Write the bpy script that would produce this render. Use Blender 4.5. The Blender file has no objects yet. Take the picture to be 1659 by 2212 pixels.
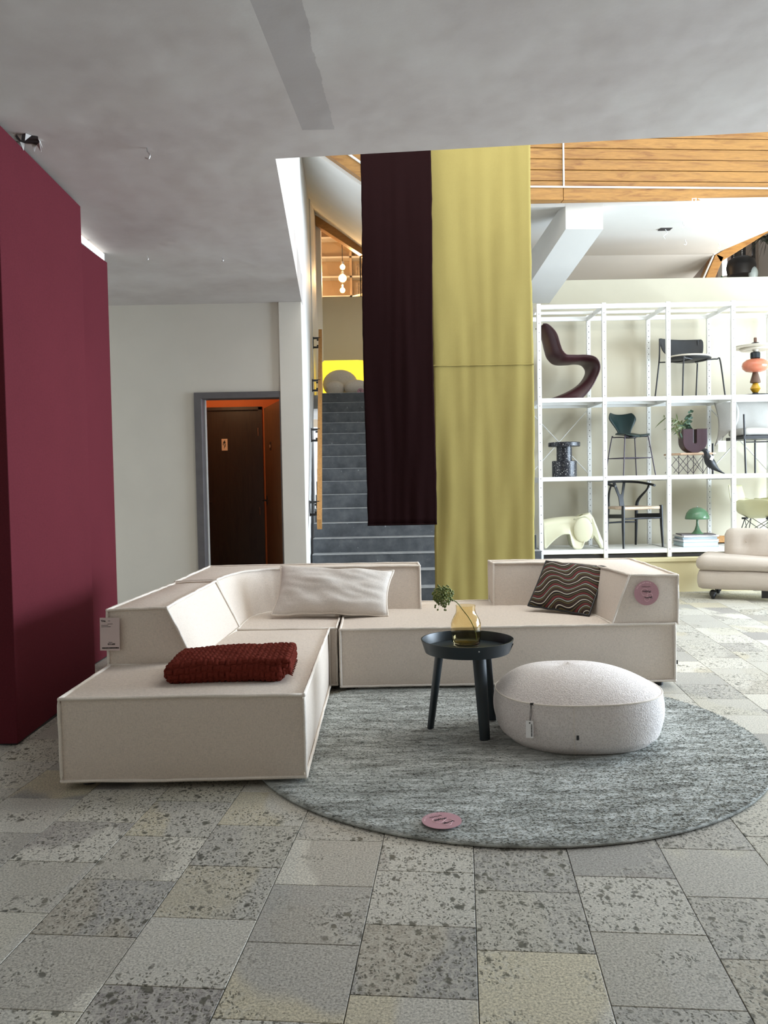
import bpy, bmesh, math, random
from mathutils import Vector, Matrix, noise
random.seed(7)
SC = bpy.context.scene
COL = SC.collection
PI = math.pi

# ------------------------------------------------------------------ camera
FPX, PITCH, ROLL, CAMH = 1750.0, -0.0362, -0.0185, 1.25
cam_data = bpy.data.cameras.new('camera')
cam = bpy.data.objects.new('camera', cam_data)
COL.objects.link(cam)
cam_data.sensor_fit = 'VERTICAL'
cam_data.sensor_height = 36.0
cam_data.lens = FPX / 2212.0 * 36.0
cam_data.clip_start = 0.05
cam_data.clip_end = 100
cam.matrix_world = (Matrix.Translation((0, 0, CAMH)) @ Matrix.Rotation(PI / 2 + PITCH, 4, 'X')
                    @ Matrix.Rotation(ROLL, 4, 'Z'))
SC.camera = cam


def at(x, y, Y):
    """photo pixel -> world point at depth Y"""
    u, v = (x - 829.5) / FPX, -(y - 1106) / FPX
    c, s = math.cos(ROLL), math.sin(ROLL)
    dx, dy, dz = u * c - v * s, 1.0, u * s + v * c
    c, s = math.cos(PITCH), math.sin(PITCH)
    dy, dz = dy * c - dz * s, dy * s + dz * c
    return Vector((dx * Y / dy, Y, CAMH + dz * Y / dy))


# ------------------------------------------------------------------ world, daylight, exposure
SC.view_settings.view_transform = 'Standard'
SC.view_settings.look = 'None'
SC.view_settings.gamma = 1.0
SC.view_settings.use_curve_mapping = False
SC.view_settings.exposure = 0.50
world = bpy.data.worlds.new('world')
SC.world = world
world.use_nodes = True
world.node_tree.nodes['Background'].inputs[0].default_value = (0.85, 0.92, 1.0, 1)
world.node_tree.nodes['Background'].inputs[1].default_value = 1.0


def area(name, loc, direction, sx, sy, power, color):
    L = bpy.data.lights.new(name, 'AREA')
    L.shape = 'RECTANGLE'
    L.size, L.size_y, L.energy, L.color = sx, sy, power, color
    o = bpy.data.objects.new(name, L)
    COL.objects.link(o)
    o.location = loc
    o.rotation_euler = Vector(direction).to_track_quat('-Z', 'Y').to_euler()
    return o


# daylight entering by the tall glazing of the right wall, and by the roof light over the stair hall
area('window_daylight', (8.1, 6.3, 1.6), (-1, 0, 0), 5.2, 2.5, 920, (0.71, 0.85, 1.0))
area('rooflight_daylight', (2.2, 5.75, 5.45), (0, 0, -1), 4.6, 1.9, 75, (1.0, 0.93, 0.83))
area('gallery_window_daylight', (6.1, 10.7, 3.45), (-1, 0, .1), 1.5, .9, 60, (1.0, .98, .94))  # added lamp at an unseen window, tilted up to brighten the soffit


# ------------------------------------------------------------------ mesh helpers
class MB:
    def __init__(s):
        s.v, s.f = [], []

    def add(s, vs, fs):
        k = len(s.v)
        s.v += [tuple(p) for p in vs]
        s.f += [tuple(i + k for i in f) for f in fs]
        return s

    def box(s, x0, x1, y0, y1, z0, z1):
        return s.hexa([(x0, y0, z0), (x1, y0, z0), (x1, y1, z0), (x0, y1, z0)],
                      [(x0, y0, z1), (x1, y0, z1), (x1, y1, z1), (x0, y1, z1)])

    def hexa(s, lo, hi):
        return s.add(list(lo) + list(hi), [(3, 2, 1, 0), (4, 5, 6, 7), (0, 1, 5, 4), (1, 2, 6, 5), (2, 3, 7, 6), (3, 0, 4, 7)])

    def quad(s, a, b, c, d):
        return s.add([a, b, c, d], [(0, 1, 2, 3)])

    def prism(s, poly, axis, a, b):
        """2D polygon extruded along axis from a to b. axis x: poly=(y,z); y: (x,z); z: (x,y)"""
        def p(q, t):
            return {'x': (t, q[0], q[1]), 'y': (q[0], t, q[1]), 'z': (q[0], q[1], t)}[axis]
        n = len(poly)
        vs = [p(q, a) for q in poly] + [p(q, b) for q in poly]
        fs = [tuple(range(n))[::-1], tuple(range(n, 2 * n))]
        fs += [(i, (i + 1) % n, n + (i + 1) % n, n + i) for i in range(n)]
        return s.add(vs, fs)

    def bar(s, a, b, w, h, up=(0, 0, 1)):
        """rectangular bar from a to b, w sideways, h along up"""
        a, b = Vector(a), Vector(b)
        d = (b - a).normalized()
        side = d.cross(Vector(up)).normalized()
        u = side.cross(d)
        o = [(-w / 2, -h / 2), (w / 2, -h / 2), (w / 2, h / 2), (-w / 2, h / 2)]
        return s.hexa([a + side * i + u * j for i, j in o], [b + side * i + u * j for i, j in o])

    def tube(s, pts, r, n=8, closed=False, cap=True):
        pts = [Vector(p) for p in pts]
        m = len(pts)
        rs = r if isinstance(r, (list, tuple)) else [r] * m
        vs, fs = [], []
        ref = None
        for i, p in enumerate(pts):
            if closed:
                d = pts[(i + 1) % m] - pts[i - 1]
            else:
                d = pts[min(i + 1, m - 1)] - pts[max(i - 1, 0)]
            if d.length < 1e-9:
                d = Vector((0, 0, 1))
            d.normalize()
            if ref is None:
                ref = d.orthogonal().normalized()
            ref = (ref - d * ref.dot(d))
            if ref.length < 1e-6:
                ref = d.orthogonal()
            ref.normalize()
            w = d.cross(ref)
            for k in range(n):
                t = 2 * PI * k / n
                vs.append(p + (ref * math.cos(t) + w * math.sin(t)) * rs[i])
        for i in range(m if closed else m - 1):
            j = (i + 1) % m
            for k in range(n):
                l = (k + 1) % n
                fs.append((i * n + k, i * n + l, j * n + l, j * n + k))
        if cap and not closed:
            fs.append(tuple(range(n))[::-1])
            fs.append(tuple((m - 1) * n + k for k in range(n)))
        return s.add(vs, fs)

    def lathe(s, prof, n=32, c=(0, 0, 0), close=True):
        """prof = [(r, z)...]; r==0 at the ends gives a pole"""
        vs, fs, rows = [], [], []
        for r, z in prof:
            if r < 1e-6:
                rows.append([len(vs)])
                vs.append((c[0], c[1], c[2] + z))
            else:
                rows.append(list(range(len(vs), len(vs) + n)))
                vs += [(c[0] + r * math.cos(2 * PI * k / n), c[1] + r * math.sin(2 * PI * k / n), c[2] + z) for k in range(n)]
        for A, B in zip(rows, rows[1:]):
            for k in range(n):
                l = (k + 1) % n
                if len(A) == 1 and len(B) == 1:
                    continue
                if len(A) == 1:
                    fs.append((A[0], B[l], B[k]))
                elif len(B) == 1:
                    fs.append((A[k], A[l], B[0]))
                else:
                    fs.append((A[k], A[l], B[l], B[k]))
        if close:
            if len(rows[0]) > 1:
                fs.append(tuple(rows[0])[::-1])
            if len(rows[-1]) > 1:
                fs.append(tuple(rows[-1]))
        return s.add(vs, fs)

    def grid(s, fn, nu, nv, wrapu=False, wrapv=False):
        vs = [fn(i / (nu if wrapu else nu - 1), j / (nv if wrapv else nv - 1)) for i in range(nu) for j in range(nv)]
        fs = []
        for i in range(nu if wrapu else nu - 1):
            for j in range(nv if wrapv else nv - 1):
                a, b = i, (i + 1) % nu
                c, d = j, (j + 1) % nv
                fs.append((a * nv + c, b * nv + c, b * nv + d, a * nv + d))
        return s.add(vs, fs)

    def ball(s, c, rx, ry=None, rz=None, n=16, m=10):
        ry = ry or rx
        rz = rz or rx
        k = len(s.v)
        s.lathe([(math.sin(PI * i / m), -math.cos(PI * i / m)) if 0 < i < m else (0, -1 if i == 0 else 1) for i in range(m + 1)], n)
        for i in range(k, len(s.v)):
            x, y, z = s.v[i]
            s.v[i] = (c[0] + x * rx, c[1] + y * ry, c[2] + z * rz)
        return s

    def xf(s, M, start=0):
        for i in range(start, len(s.v)):
            s.v[i] = tuple(M @ Vector(s.v[i]))
        return s

    def build(s, name, material, parent=None, smooth=None, weld=False, bevel=0, loc=None, rot=None, solid=0, subd=0):
        me = bpy.data.meshes.new(name)
        me.from_pydata(s.v, [], s.f)
        if weld:
            b = bmesh.new()
            b.from_mesh(me)
            bmesh.ops.remove_doubles(b, verts=b.verts, dist=1e-5)
            bmesh.ops.recalc_face_normals(b, faces=b.faces)
            b.to_mesh(me)
            b.free()
        me.validate()
        if smooth:
            me.polygons.foreach_set('use_smooth', [True] * len(me.polygons))
            if smooth < 179:
                me.set_sharp_from_angle(angle=math.radians(smooth))
        me.materials.append(material)
        o = bpy.data.objects.new(name, me)
        COL.objects.link(o)
        if parent:
            o.parent = parent
        if loc:
            o.location = loc
        if rot:
            o.rotation_euler = rot
        if solid:
            m = o.modifiers.new('thick', 'SOLIDIFY')
            m.thickness = solid
            m.offset = 0
        if subd:
            m = o.modifiers.new('sub', 'SUBSURF')
            m.levels = m.render_levels = subd
        if bevel:
            m = o.modifiers.new('bevel', 'BEVEL')
            m.width = bevel
            m.segments = 2
            m.limit_method = 'ANGLE'
            m.angle_limit = math.radians(40)
        return o


def tag(o, label=None, cat=None, group=None, kind=None):
    if label: o['label'] = label
    if cat: o['category'] = cat
    if group: o['group'] = group
    if kind: o['kind'] = kind
    return o


def thing(name, label, cat, loc=(0, 0, 0), rz=0.0, group=None, rot=None):
    o = bpy.data.objects.new(name, None)
    COL.objects.link(o)
    o.empty_display_size = 0.1
    o.location = loc
    o.rotation_euler = rot or (0, 0, rz)
    return tag(o, label, cat, group)


def struct(o):
    o['kind'] = 'structure'
    return o


def copy_part(o, parent, loc=None):
    c = o.copy()
    COL.objects.link(c)
    c.parent = parent
    if loc is not None:
        c.location = loc
    return c


def curve(pts, n=24, closed=False):
    """Catmull-Rom through points"""
    pts = [Vector(p) for p in pts]
    m = len(pts)
    out = []
    segs = m if closed else m - 1
    for i in range(segs):
        p0 = pts[(i - 1) % m] if (closed or i > 0) else pts[0] * 2 - pts[1]
        p1, p2 = pts[i], pts[(i + 1) % m]
        p3 = pts[(i + 2) % m] if (closed or i + 2 < m) else pts[-1] * 2 - pts[-2]
        k = max(2, n // segs)
        for j in range(k):
            t = j / k
            out.append(0.5 * ((2 * p1) + (p2 - p0) * t + (2 * p0 - 5 * p1 + 4 * p2 - p3) * t * t + (3 * p1 - p0 - 3 * p2 + p3) * t ** 3))
    if not closed:
        out.append(pts[-1])
    return out


# ------------------------------------------------------------------ material helpers
class NT:
    def __init__(s, name):
        s.m = bpy.data.materials.new(name)
        s.m.use_nodes = True
        s.t = s.m.node_tree
        s.b = s.t.nodes['Principled BSDF']
        s.tc = s.n('ShaderNodeTexCoord')

    def n(s, typ, ins=None, **kw):
        nd = s.t.nodes.new(typ)
        for k, v in kw.items():
            setattr(nd, k, v)
        for k, v in (ins or {}).items():
            s.set(nd, k, v)
        return nd

    def set(s, nd, k, v):
        sock = nd.inputs[k]
        if isinstance(v, bpy.types.NodeSocket):
            s.t.links.new(v, sock)
        elif isinstance(v, bpy.types.Node):
            s.t.links.new(v.outputs[0], sock)
        else:
            if isinstance(v, (tuple, list)) and len(v) == 3 and sock.type == 'RGBA':
                v = (*v, 1)
            sock.default_value = v

    def math(s, op, a, b=0.0, c=0.0, clamp=False):
        return s.n('ShaderNodeMath', {0: a, 1: b, 2: c}, operation=op, use_clamp=clamp).outputs[0]

    def noise(s, scale, detail=3, rough=0.5, vec=None, dist=0.0, out=0):
        return s.n('ShaderNodeTexNoise', {'Vector': vec or s.tc.outputs['Object'], 'Scale': scale, 'Detail': detail, 'Roughness': rough, 'Distortion': dist}).outputs[out]

    def voro(s, scale, vec=None, feature='F1', out=0):
        return s.n('ShaderNodeTexVoronoi', {'Vector': vec or s.tc.outputs['Object'], 'Scale': scale}, feature=feature).outputs[out]

    def wave(s, scale, vec=None, dist=0.0, detail=2, dscale=1.0, direction='X', profile='SIN'):
        nd = s.n('ShaderNodeTexWave', {'Vector': vec or s.tc.outputs['Object'], 'Scale': scale, 'Distortion': dist, 'Detail': detail, 'Detail Scale': dscale}, bands_direction=direction, wave_profile=profile)
        return nd.outputs['Fac']

    def map(s, scale=(1, 1, 1), rot=(0, 0, 0), loc=(0, 0, 0), vec=None):
        return s.n('ShaderNodeMapping', {'Vector': vec or s.tc.outputs['Object'], 'Scale': scale, 'Rotation': rot, 'Location': loc}).outputs[0]

    def ramp(s, fac, stops, interp='LINEAR'):
        nd = s.n('ShaderNodeValToRGB', {'Fac': fac})
        cr = nd.color_ramp
        cr.interpolation = interp
        while len(cr.elements) < len(stops):
            cr.elements.new(0.5)
        for e, (p, c) in zip(cr.elements, stops):
            e.position = p
            e.color = (*c, 1) if len(c) == 3 else c
        return nd.outputs[0]

    def mix(s, fac, a, b, blend='MIX'):
        nd = s.n('ShaderNodeMix', data_type='RGBA', blend_type=blend)
        s.set(nd, 0, fac)
        s.set(nd, 6, a)
        s.set(nd, 7, b)
        return nd.outputs[2]

    def smooth(s, x, lo, hi):
        return s.n('ShaderNodeMapRange', {0: x, 1: lo, 2: hi, 3: 0.0, 4: 1.0}, interpolation_type='SMOOTHSTEP').outputs[0]

    def bump(s, h, strength=0.3, dist=0.01, normal=None):
        nd = s.n('ShaderNodeBump', {'Height': h, 'Strength': strength, 'Distance': dist})
        if normal is not None:
            s.set(nd, 'Normal', normal)
        return nd.outputs[0]

    def done(s, color=None, rough=None, bump=None, **kw):
        if color is not None: s.set(s.b, 'Base Color', color)
        if rough is not None: s.set(s.b, 'Roughness', rough)
        if bump is not None: s.set(s.b, 'Normal', bump)
        for k, v in kw.items():
            s.set(s.b, k.replace('_', ' '), v)
        return s.m


def paint(name, col, rough=0.5, var=0.08, scale=6.0, bump=0.05, bscale=60, **kw):
    """plain surface with slight mottling and fine relief"""
    t = NT(name)
    f = t.noise(scale, 4)
    d = tuple(max(0, c * (1 - var)) for c in col)
    l = tuple(min(1, c * (1 + var)) for c in col)
    c = t.ramp(f, [(0.3, d), (0.7, l)])
    b = t.bump(t.noise(bscale, 3), bump, 0.004) if bump else None
    return t.done(c, rough, b, **kw)

# ------------------------------------------------------------------ materials of the setting
def stone(name, attr=False):
    t = NT(name)
    pos = t.n('ShaderNodeNewGeometry').outputs['Position']
    if attr:
        rnd = t.n('ShaderNodeAttribute', attribute_name='seed').outputs['Fac']
    else:
        rnd = t.n('ShaderNodeObjectInfo').outputs['Random']
    r2 = t.math('FRACT', t.math('MULTIPLY', rnd, 17.31))
    r3 = t.math('FRACT', t.math('MULTIPLY', rnd, 53.77))
    off = t.n('ShaderNodeCombineXYZ', {0: t.math('MULTIPLY', rnd, 61.0), 1: t.math('MULTIPLY', r2, 43.0), 2: 0.0})
    vec = t.n('ShaderNodeVectorMath', {0: pos, 1: off}, operation='ADD').outputs[0]
    wob = t.n('ShaderNodeVectorMath', {0: t.noise(22, 3, .6, vec, out=1), 1: (.05, .05, .05)}, operation='MULTIPLY').outputs[0]
    wvec = t.n('ShaderNodeVectorMath', {0: vec, 1: wob}, operation='ADD').outputs[0]
    svec = t.map(scale=(1.0, .62, 1.0), vec=wvec)
    zone = t.smooth(t.math('ADD', t.noise(3.6, 3, .55, vec), t.math('MULTIPLY', t.math('SUBTRACT', r2, .36), .42)), .46, .58)
    big = t.voro(27, svec)
    sml = t.voro(85, svec)
    spot_b = t.math('SUBTRACT', 1.0, t.smooth(big, .20, .36))
    spot_s = t.math('SUBTRACT', 1.0, t.smooth(sml, .22, .40))
    pick = t.smooth(t.noise(13, 3, .6, vec), .46, .53)
    spots = t.math('MULTIPLY', zone, t.math('MAXIMUM', t.math('MULTIPLY', spot_b, pick), t.math('MULTIPLY', spot_s, .95)))
    veins = t.math('MULTIPLY', zone, t.math('SUBTRACT', 1.0, t.smooth(t.voro(30, svec, 'DISTANCE_TO_EDGE'), .02, .13)))
    band = t.smooth(t.noise(2.1, 2, .5, t.map(scale=(1.0, .45, 1), rot=(0, 0, .7), vec=vec)), .52, .56)
    tone = t.ramp(r3, [(0.0, (.30, .30, .30)), (.4, (.42, .415, .395)), (.75, (.50, .495, .47)), (1.0, (.58, .57, .53))])
    tone = t.mix(t.math('MULTIPLY', band, .75), tone, t.ramp(rnd, [(0, (.54, .50, .38)), (.5, (.23, .22, .23)), (1, (.56, .55, .48))]))
    grain = t.noise(150, 4, .7, vec)
    tone = t.mix(.85, tone, t.ramp(grain, [(.34, (.36, .345, .30)), (.5, (1.04, .99, .90)), (.66, (1.55, 1.49, 1.36))]), 'MULTIPLY')
    tone = t.mix(t.math('MULTIPLY', veins, .40), tone, (.60, .57, .49))
    tone = t.mix(t.math('MULTIPLY', spots, .88), tone, t.ramp(t.noise(55, 3, .5, vec), [(.35, (.035, .036, .028)), (.65, (.12, .116, .085))]))
    h = t.math('SUBTRACT', t.math('MULTIPLY', grain, .35), t.math('MULTIPLY', spots, .5))
    return t.done(tone, t.ramp(grain, [(.3, (.36, .36, .36)), (.7, (.52, .52, .52))]), t.bump(h, .35, .003), Specular_IOR_Level=.3)


def plaster_ceiling():
    t = NT('ceiling_plaster')
    o = t.tc.outputs['Object']
    n = t.noise(1.4, 6, .62, o)
    c = t.ramp(n, [(.3, (.44, .39, .37)), (.52, (.51, .465, .44)), (.7, (.55, .515, .485))])
    # an old plaster repair: a strip of another shade with one ragged edge
    sep = t.n('ShaderNodeSeparateXYZ', {0: o})
    jag = t.math('MULTIPLY', t.math('SUBTRACT', t.noise(9, 4, .7, o), .5), .05)
    xx = t.math('ADD', t.math('ADD', sep.outputs[0], t.math('MULTIPLY', sep.outputs[1], -.05)), jag)
    x2 = t.math('ADD', sep.outputs[0], t.math('MULTIPLY', sep.outputs[1], -.074))
    inside = t.math('MULTIPLY', t.math('LESS_THAN', xx, -.42), t.math('GREATER_THAN', x2, -.679))
    inside = t.math('MULTIPLY', inside, t.math('LESS_THAN', sep.outputs[1], 4.12))
    c = t.mix(inside, c, t.mix(n, (.38, .345, .33), (.43, .395, .38)))
    h = t.math('ADD', t.noise(1.3, 3, .55, o), t.math('MULTIPLY', inside, -.12))
    b = t.bump(t.noise(70, 3), .06, .004, t.bump(h, .42, .05))
    return t.done(c, .75, b)


def boards(name, axis='X', light=(.37, .185, .042), dark=(.22, .085, .016), scale=1.0, rough=.45):
    t = NT(name)
    rnd = t.n('ShaderNodeObjectInfo').outputs['Random']
    off = t.n('ShaderNodeCombineXYZ', {0: t.math('MULTIPLY', rnd, 31.0), 1: 0.0, 2: t.math('MULTIPLY', rnd, 17.0)})
    vec = t.n('ShaderNodeVectorMath', {0: t.tc.outputs['Object'], 1: off}, operation='ADD').outputs[0]
    sc = {'X': (.9, 8, 8), 'Y': (8, .9, 8), 'Z': (8, 8, .9)}[axis]
    g = t.noise(2.2 * scale, 5, .6, t.map(scale=sc, vec=vec), dist=1.6)
    fine = t.noise(14 * scale, 3, .5, t.map(scale=sc, vec=vec))
    c = t.ramp(g, [(.30, dark), (.48, light), (.62, tuple(x * 1.15 for x in light)), (.75, tuple(x * .8 for x in light))])
    c = t.mix(.35, c, t.ramp(fine, [(.35, (.55, .5, .45)), (.65, (1.15, 1.1, 1.05))]), 'MULTIPLY')
    c = t.mix(t.math('MULTIPLY', rnd, .28), c, dark)
    return t.done(c, rough, t.bump(fine, .1, .002))


M = {}
M['stone'] = stone('floor_stone')
M['stone_far'] = stone('floor_stone_far', True)
M['grout'] = paint('floor_grout', (.07, .065, .06), .9)
M['ceiling'] = plaster_ceiling()
M['wall'] = paint('wall_paint', (.72, .675, .595), .7, .03, 2.5, .08, 90)
M['wall_white'] = paint('wall_white', (.78, .765, .74), .6, .02, 2, .05, 90)
M['wall_beige'] = paint('wall_beige', (.55, .50, .38), .7, .03, 2, .05, 90)
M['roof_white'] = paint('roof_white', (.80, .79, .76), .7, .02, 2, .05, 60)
M['roof_white_dimmed'] = paint('roof_white_dimmed', (.60, .59, .56), .7, .02, 2, .05, 60)  # same white paint as the roof, darkened to offset strong window light
M['frame_grey'] = paint('frame_grey', (.13, .12, .122), .5, .1, 9)
M['orange'] = paint('orange_paint', (.55, .15, .035), .7, .05, 4)
M['dark_door'] = boards('dark_door', 'Z', (.035, .02, .011), (.022, .012, .007), .7, .4)
M['brown_door'] = boards('brown_door', 'Z', (.16, .085, .04), (.11, .055, .024), .7, .4)
M['pine'] = boards('pine_board', 'X')
M['pine_y'] = boards('pine_rafter', 'X', (.50, .27, .10), (.38, .18, .06))
M['white_metal'] = paint('white_metal', (.82, .82, .79), .35, .02, 5, .02)
M['plinth'] = paint('plinth_paint', (.74, .65, .38), .65, .03, 2, .04)
M['black'] = paint('black_paint', (.012, .012, .013), .4, .15, 9, .03)
M['steel'] = paint('steel', (.55, .55, .54), .3, .05, 9, .02, Metallic=1.0)
M['dark_recess'] = paint('dark_recess', (.02, .016, .016), .8)

# ------------------------------------------------------------------ floor: base slab + separate stone tiles
CEIL = 3.02
YAW = 0.0955
fa = Vector((math.sin(YAW), math.cos(YAW)))
fb = Vector((math.cos(YAW), -math.sin(YAW)))
floor = struct(MB().box(-3.3, 8.3, -3, 9.9, -.12, -.016).build('floor', M['grout']))
TW, TL, GAP = .313, .318, .0022
tile = MB()
hw, hl, ch = TW / 2 - GAP / 2, TL / 2 - GAP / 2, .0012
tile.hexa([(-hw, -hl, -.018), (hw, -hl, -.018), (hw, hl, -.018), (-hw, hl, -.018)],
          [(-hw, -hl, -ch), (hw, -hl, -ch), (hw, hl, -ch), (-hw, hl, -ch)])
tile.f.pop(1)
tile.add([(-hw, -hl, -ch), (hw, -hl, -ch), (hw, hl, -ch), (-hw, hl, -ch),
          (-hw + ch, -hl + ch, 0), (hw - ch, -hl + ch, 0), (hw - ch, hl - ch, 0), (-hw + ch, hl - ch, 0)],
         [(4, 5, 6, 7), (0, 1, 5, 4), (1, 2, 6, 5), (2, 3, 7, 6), (3, 0, 4, 7)])
tiles = []
rt = random.Random(11)
for k in range(-14, 31):
    uc = .023 + TW * (k + .5)
    v0 = 1.92 if k % 2 else 2.13
    for m in range(-18, 24):
        vc = v0 + TL * (m + .5)
        p = fb * uc + fa * vc
        if -3.2 < p.x < 8.2 and -2.8 < p.y < 8.9:
            tiles.append((p.x, p.y, rt.random()))


def in_view(x, y):
    return y > 1.3 and abs(x + .02 * y) < .49 * y + .2 and not (-1.2 < x < -.45 and 3.5 < y < 5.7) and not (-.2 < x < 1.6 and 4.95 < y < 5.8) \
        and math.hypot(x - .546, y - 3.893) > 1.0


tiles.sort(key=lambda q: (not in_view(q[0], q[1]), math.hypot(q[0], q[1])))
src = None
for i, (x, y, s) in enumerate(tiles[:300]):
    if src is None:
        o = src = tile.build('stone_tile', M['stone'], floor)
    else:
        o = copy_part(src, floor)
    o.location = (x, y, -.0006 * s)
    o.rotation_euler = (0, 0, -YAW)
far = MB()
seeds = []
for x, y, s in tiles[300:]:
    k = len(far.v)
    far.add(tile.v, tile.f)
    far.xf(Matrix.Translation((x, y, -.0006 * s)) @ Matrix.Rotation(-YAW, 4, 'Z'), k)
    seeds += [s] * len(tile.f)
fo = far.build('far_stone_tiles', M['stone_far'], floor)
at_ = fo.data.attributes.new('seed', 'FLOAT', 'FACE')
at_.data.foreach_set('value', seeds)
tag(fo, kind='stuff')

# ------------------------------------------------------------------ low ceiling slab, walls
EY = lambda x: 4.471 - .0887 * (x + .554)
ceil = MB().prism([(-3.3, -3), (8.3, -3), (8.3, EY(8.3)), (-.554, 4.471), (-.766, 8.0), (-.766, 8.1), (-3.3, 8.1)], 'z', CEIL, CEIL + .3).build('ceiling', M['ceiling'])
struct(ceil)
hole = MB()
hc = at(62, 300, 4.16)
hc.z = CEIL - .003
rh = random.Random(3)
ring = [(hc.x + (.035 + .022 * rh.random()) * math.cos(a) * 1.2, hc.y + (.05 + .03 * rh.random()) * math.sin(a), CEIL - .002) for a in [2 * PI * i / 14 for i in range(14)]]
hole.add(ring, [tuple(range(14))[::-1]])
hole.build('hole', M['dark_recess'], ceil)
flap = MB()
for i in (0, 2, 3, 5, 9, 11):
    a, b = Vector(ring[i]), Vector(ring[(i + 1) % 14])
    t_ = (a + b) / 2 + Vector((rh.uniform(-.02, .02), rh.uniform(-.02, .02), -.035))
    flap.add([a, b, t_], [(0, 1, 2)])
flap.build('torn_plaster', M['ceiling'], ceil, solid=.002)

wb = MB()
wb.box(-3.3, -1.80, 7.95, 8.1, 0, CEIL).box(-1.80, -.988, 7.95, 8.1, 2.13, CEIL)
wall_back = struct(wb.build('wall_back', M['wall']))
struct(MB().box(-.988, -.766, 7.92, 8.14, 0, CEIL).build('wall_pier', M['wall'], bevel=.004))
# stair hall's left wall: above the slab, then beside the stairs
struct(MB().hexa([(-.80, 4.471, CEIL + .3), (-.554, 4.471, CEIL + .3), (-.766, 8.0, CEIL + .3), (-1.0, 8.0, CEIL + .3)],
                 [(-.80, 4.471, 5.7), (-.554, 4.471, 5.7), (-.766, 8.0, 5.7), (-1.0, 8.0, 5.7)]).build('wall_upper_left', M['wall_white']))
ws = MB()
ws.hexa([(-.93, 8.14, 0), (-.766, 8.14, 0), (-1.05, 12.4, 0), (-1.25, 12.4, 0)], [(-.93, 8.14, CEIL), (-.766, 8.14, CEIL), (-1.05, 12.4, CEIL), (-1.25, 12.4, CEIL)])
ws.hexa([(-1.0, 8.0, CEIL), (-.766, 8.0, CEIL), (-1.05, 12.4, CEIL), (-1.25, 12.4, CEIL)], [(-1.0, 8.0, 6.4), (-.766, 8.0, 6.4), (-1.05, 12.4, 6.4), (-1.25, 12.4, 6.4)])
ws.hexa([(-1.30, 12.4, 2.4), (-1.03, 12.4, 2.4), (-1.07, 14.0, 2.4), (-1.30, 14.0, 2.4)], [(-1.30, 12.4, 6.4), (-1.03, 12.4, 6.4), (-1.07, 14.0, 6.4), (-1.30, 14.0, 6.4)])
struct(ws.build('wall_stair_left', M['wall_white']))
struct(MB().box(-3.45, -3.3, -3, 9.5, -.1, 3.4).build('wall_left', M['wall']))
struct(MB().box(-3.45, 8.45, -3.15, -3, -.1, 3.4).build('wall_front', paint('warm_bounce_paint', (.42, .29, .19), .8)))  # unseen wall, coloured to bounce warm light onto front faces
# right wall: sill, head and piers around the tall glazing
wr = MB().box(8.3, 8.45, -3, 9.9, -.1, .33).box(8.3, 8.45, -3, 9.9, 2.87, 5.8).box(8.3, 8.45, -3, 3.65, .33, 2.87).box(8.3, 8.45, 8.95, 9.9, .33, 2.87)
wall_right = struct(wr.build('wall_right', M['wall_white']))
win = MB()
for k in range(5):
    y = 3.68 + 5.24 * k / 4
    win.box(8.33, 8.41, y - .03, y + .03, .33, 2.87)
win.box(8.33, 8.41, 3.65, 8.95, .33, .39).box(8.33, 8.41, 3.65, 8.95, 2.81, 2.87)
struct(win.build('window_1', M['white_metal']))
struct(MB().box(6.3, 6.45, 9.9, 13.8, 2.36, 2.95).box(6.3, 6.45, 9.9, 13.8, 3.95, 5.8).box(6.3, 6.45, 11.5, 13.8, 2.95, 3.95).build('wall_gallery_right', M['wall_white']))
struct(MB().box(6.33, 6.41, 9.92, 9.98, 2.95, 3.95).box(6.33, 6.41, 10.68, 10.74, 2.95, 3.95).box(6.33, 6.41, 11.44, 11.5, 2.95, 3.95).build('window_3', M['white_metal']))  # unseen opening, put in to carry the gallery daylight
struct(MB().box(6.3, 8.45, 9.75, 9.9, 3.62, 5.8).build('wall_upper_return', M['wall_white']))
struct(MB().box(-3.5, 8.5, 8.3, 17.5, 6.85, 6.95).box(6.3, 8.45, 8.6, 9.9, 5.6, 5.75).build('ceiling_roof', M['roof_white']))
# roof over the stair hall with its roof light opening, and the wall over the slab's edge
rf = MB().box(-1.0, 8.45, 3.4, 4.75, 5.6, 5.75).box(-1.0, 8.45, 6.75, 8.6, 5.6, 5.75).box(-1.0, -.15, 4.75, 6.75, 5.6, 5.75).box(4.55, 8.45, 4.75, 6.75, 5.6, 5.75)
struct(rf.build('ceiling_hall', M['roof_white']))
struct(MB().hexa([(-.554, 4.42, CEIL + .3), (-.554, 4.30, CEIL + .3), (8.3, EY(8.3) - .15, CEIL + .3), (8.3, EY(8.3) - .02, CEIL + .3)],
                 [(-.554, 4.42, 5.6), (-.554, 4.30, 5.6), (8.3, EY(8.3) - .15, 5.6), (8.3, EY(8.3) - .02, 5.6)]).build('wall_upper_front', M['roof_white']))

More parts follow.
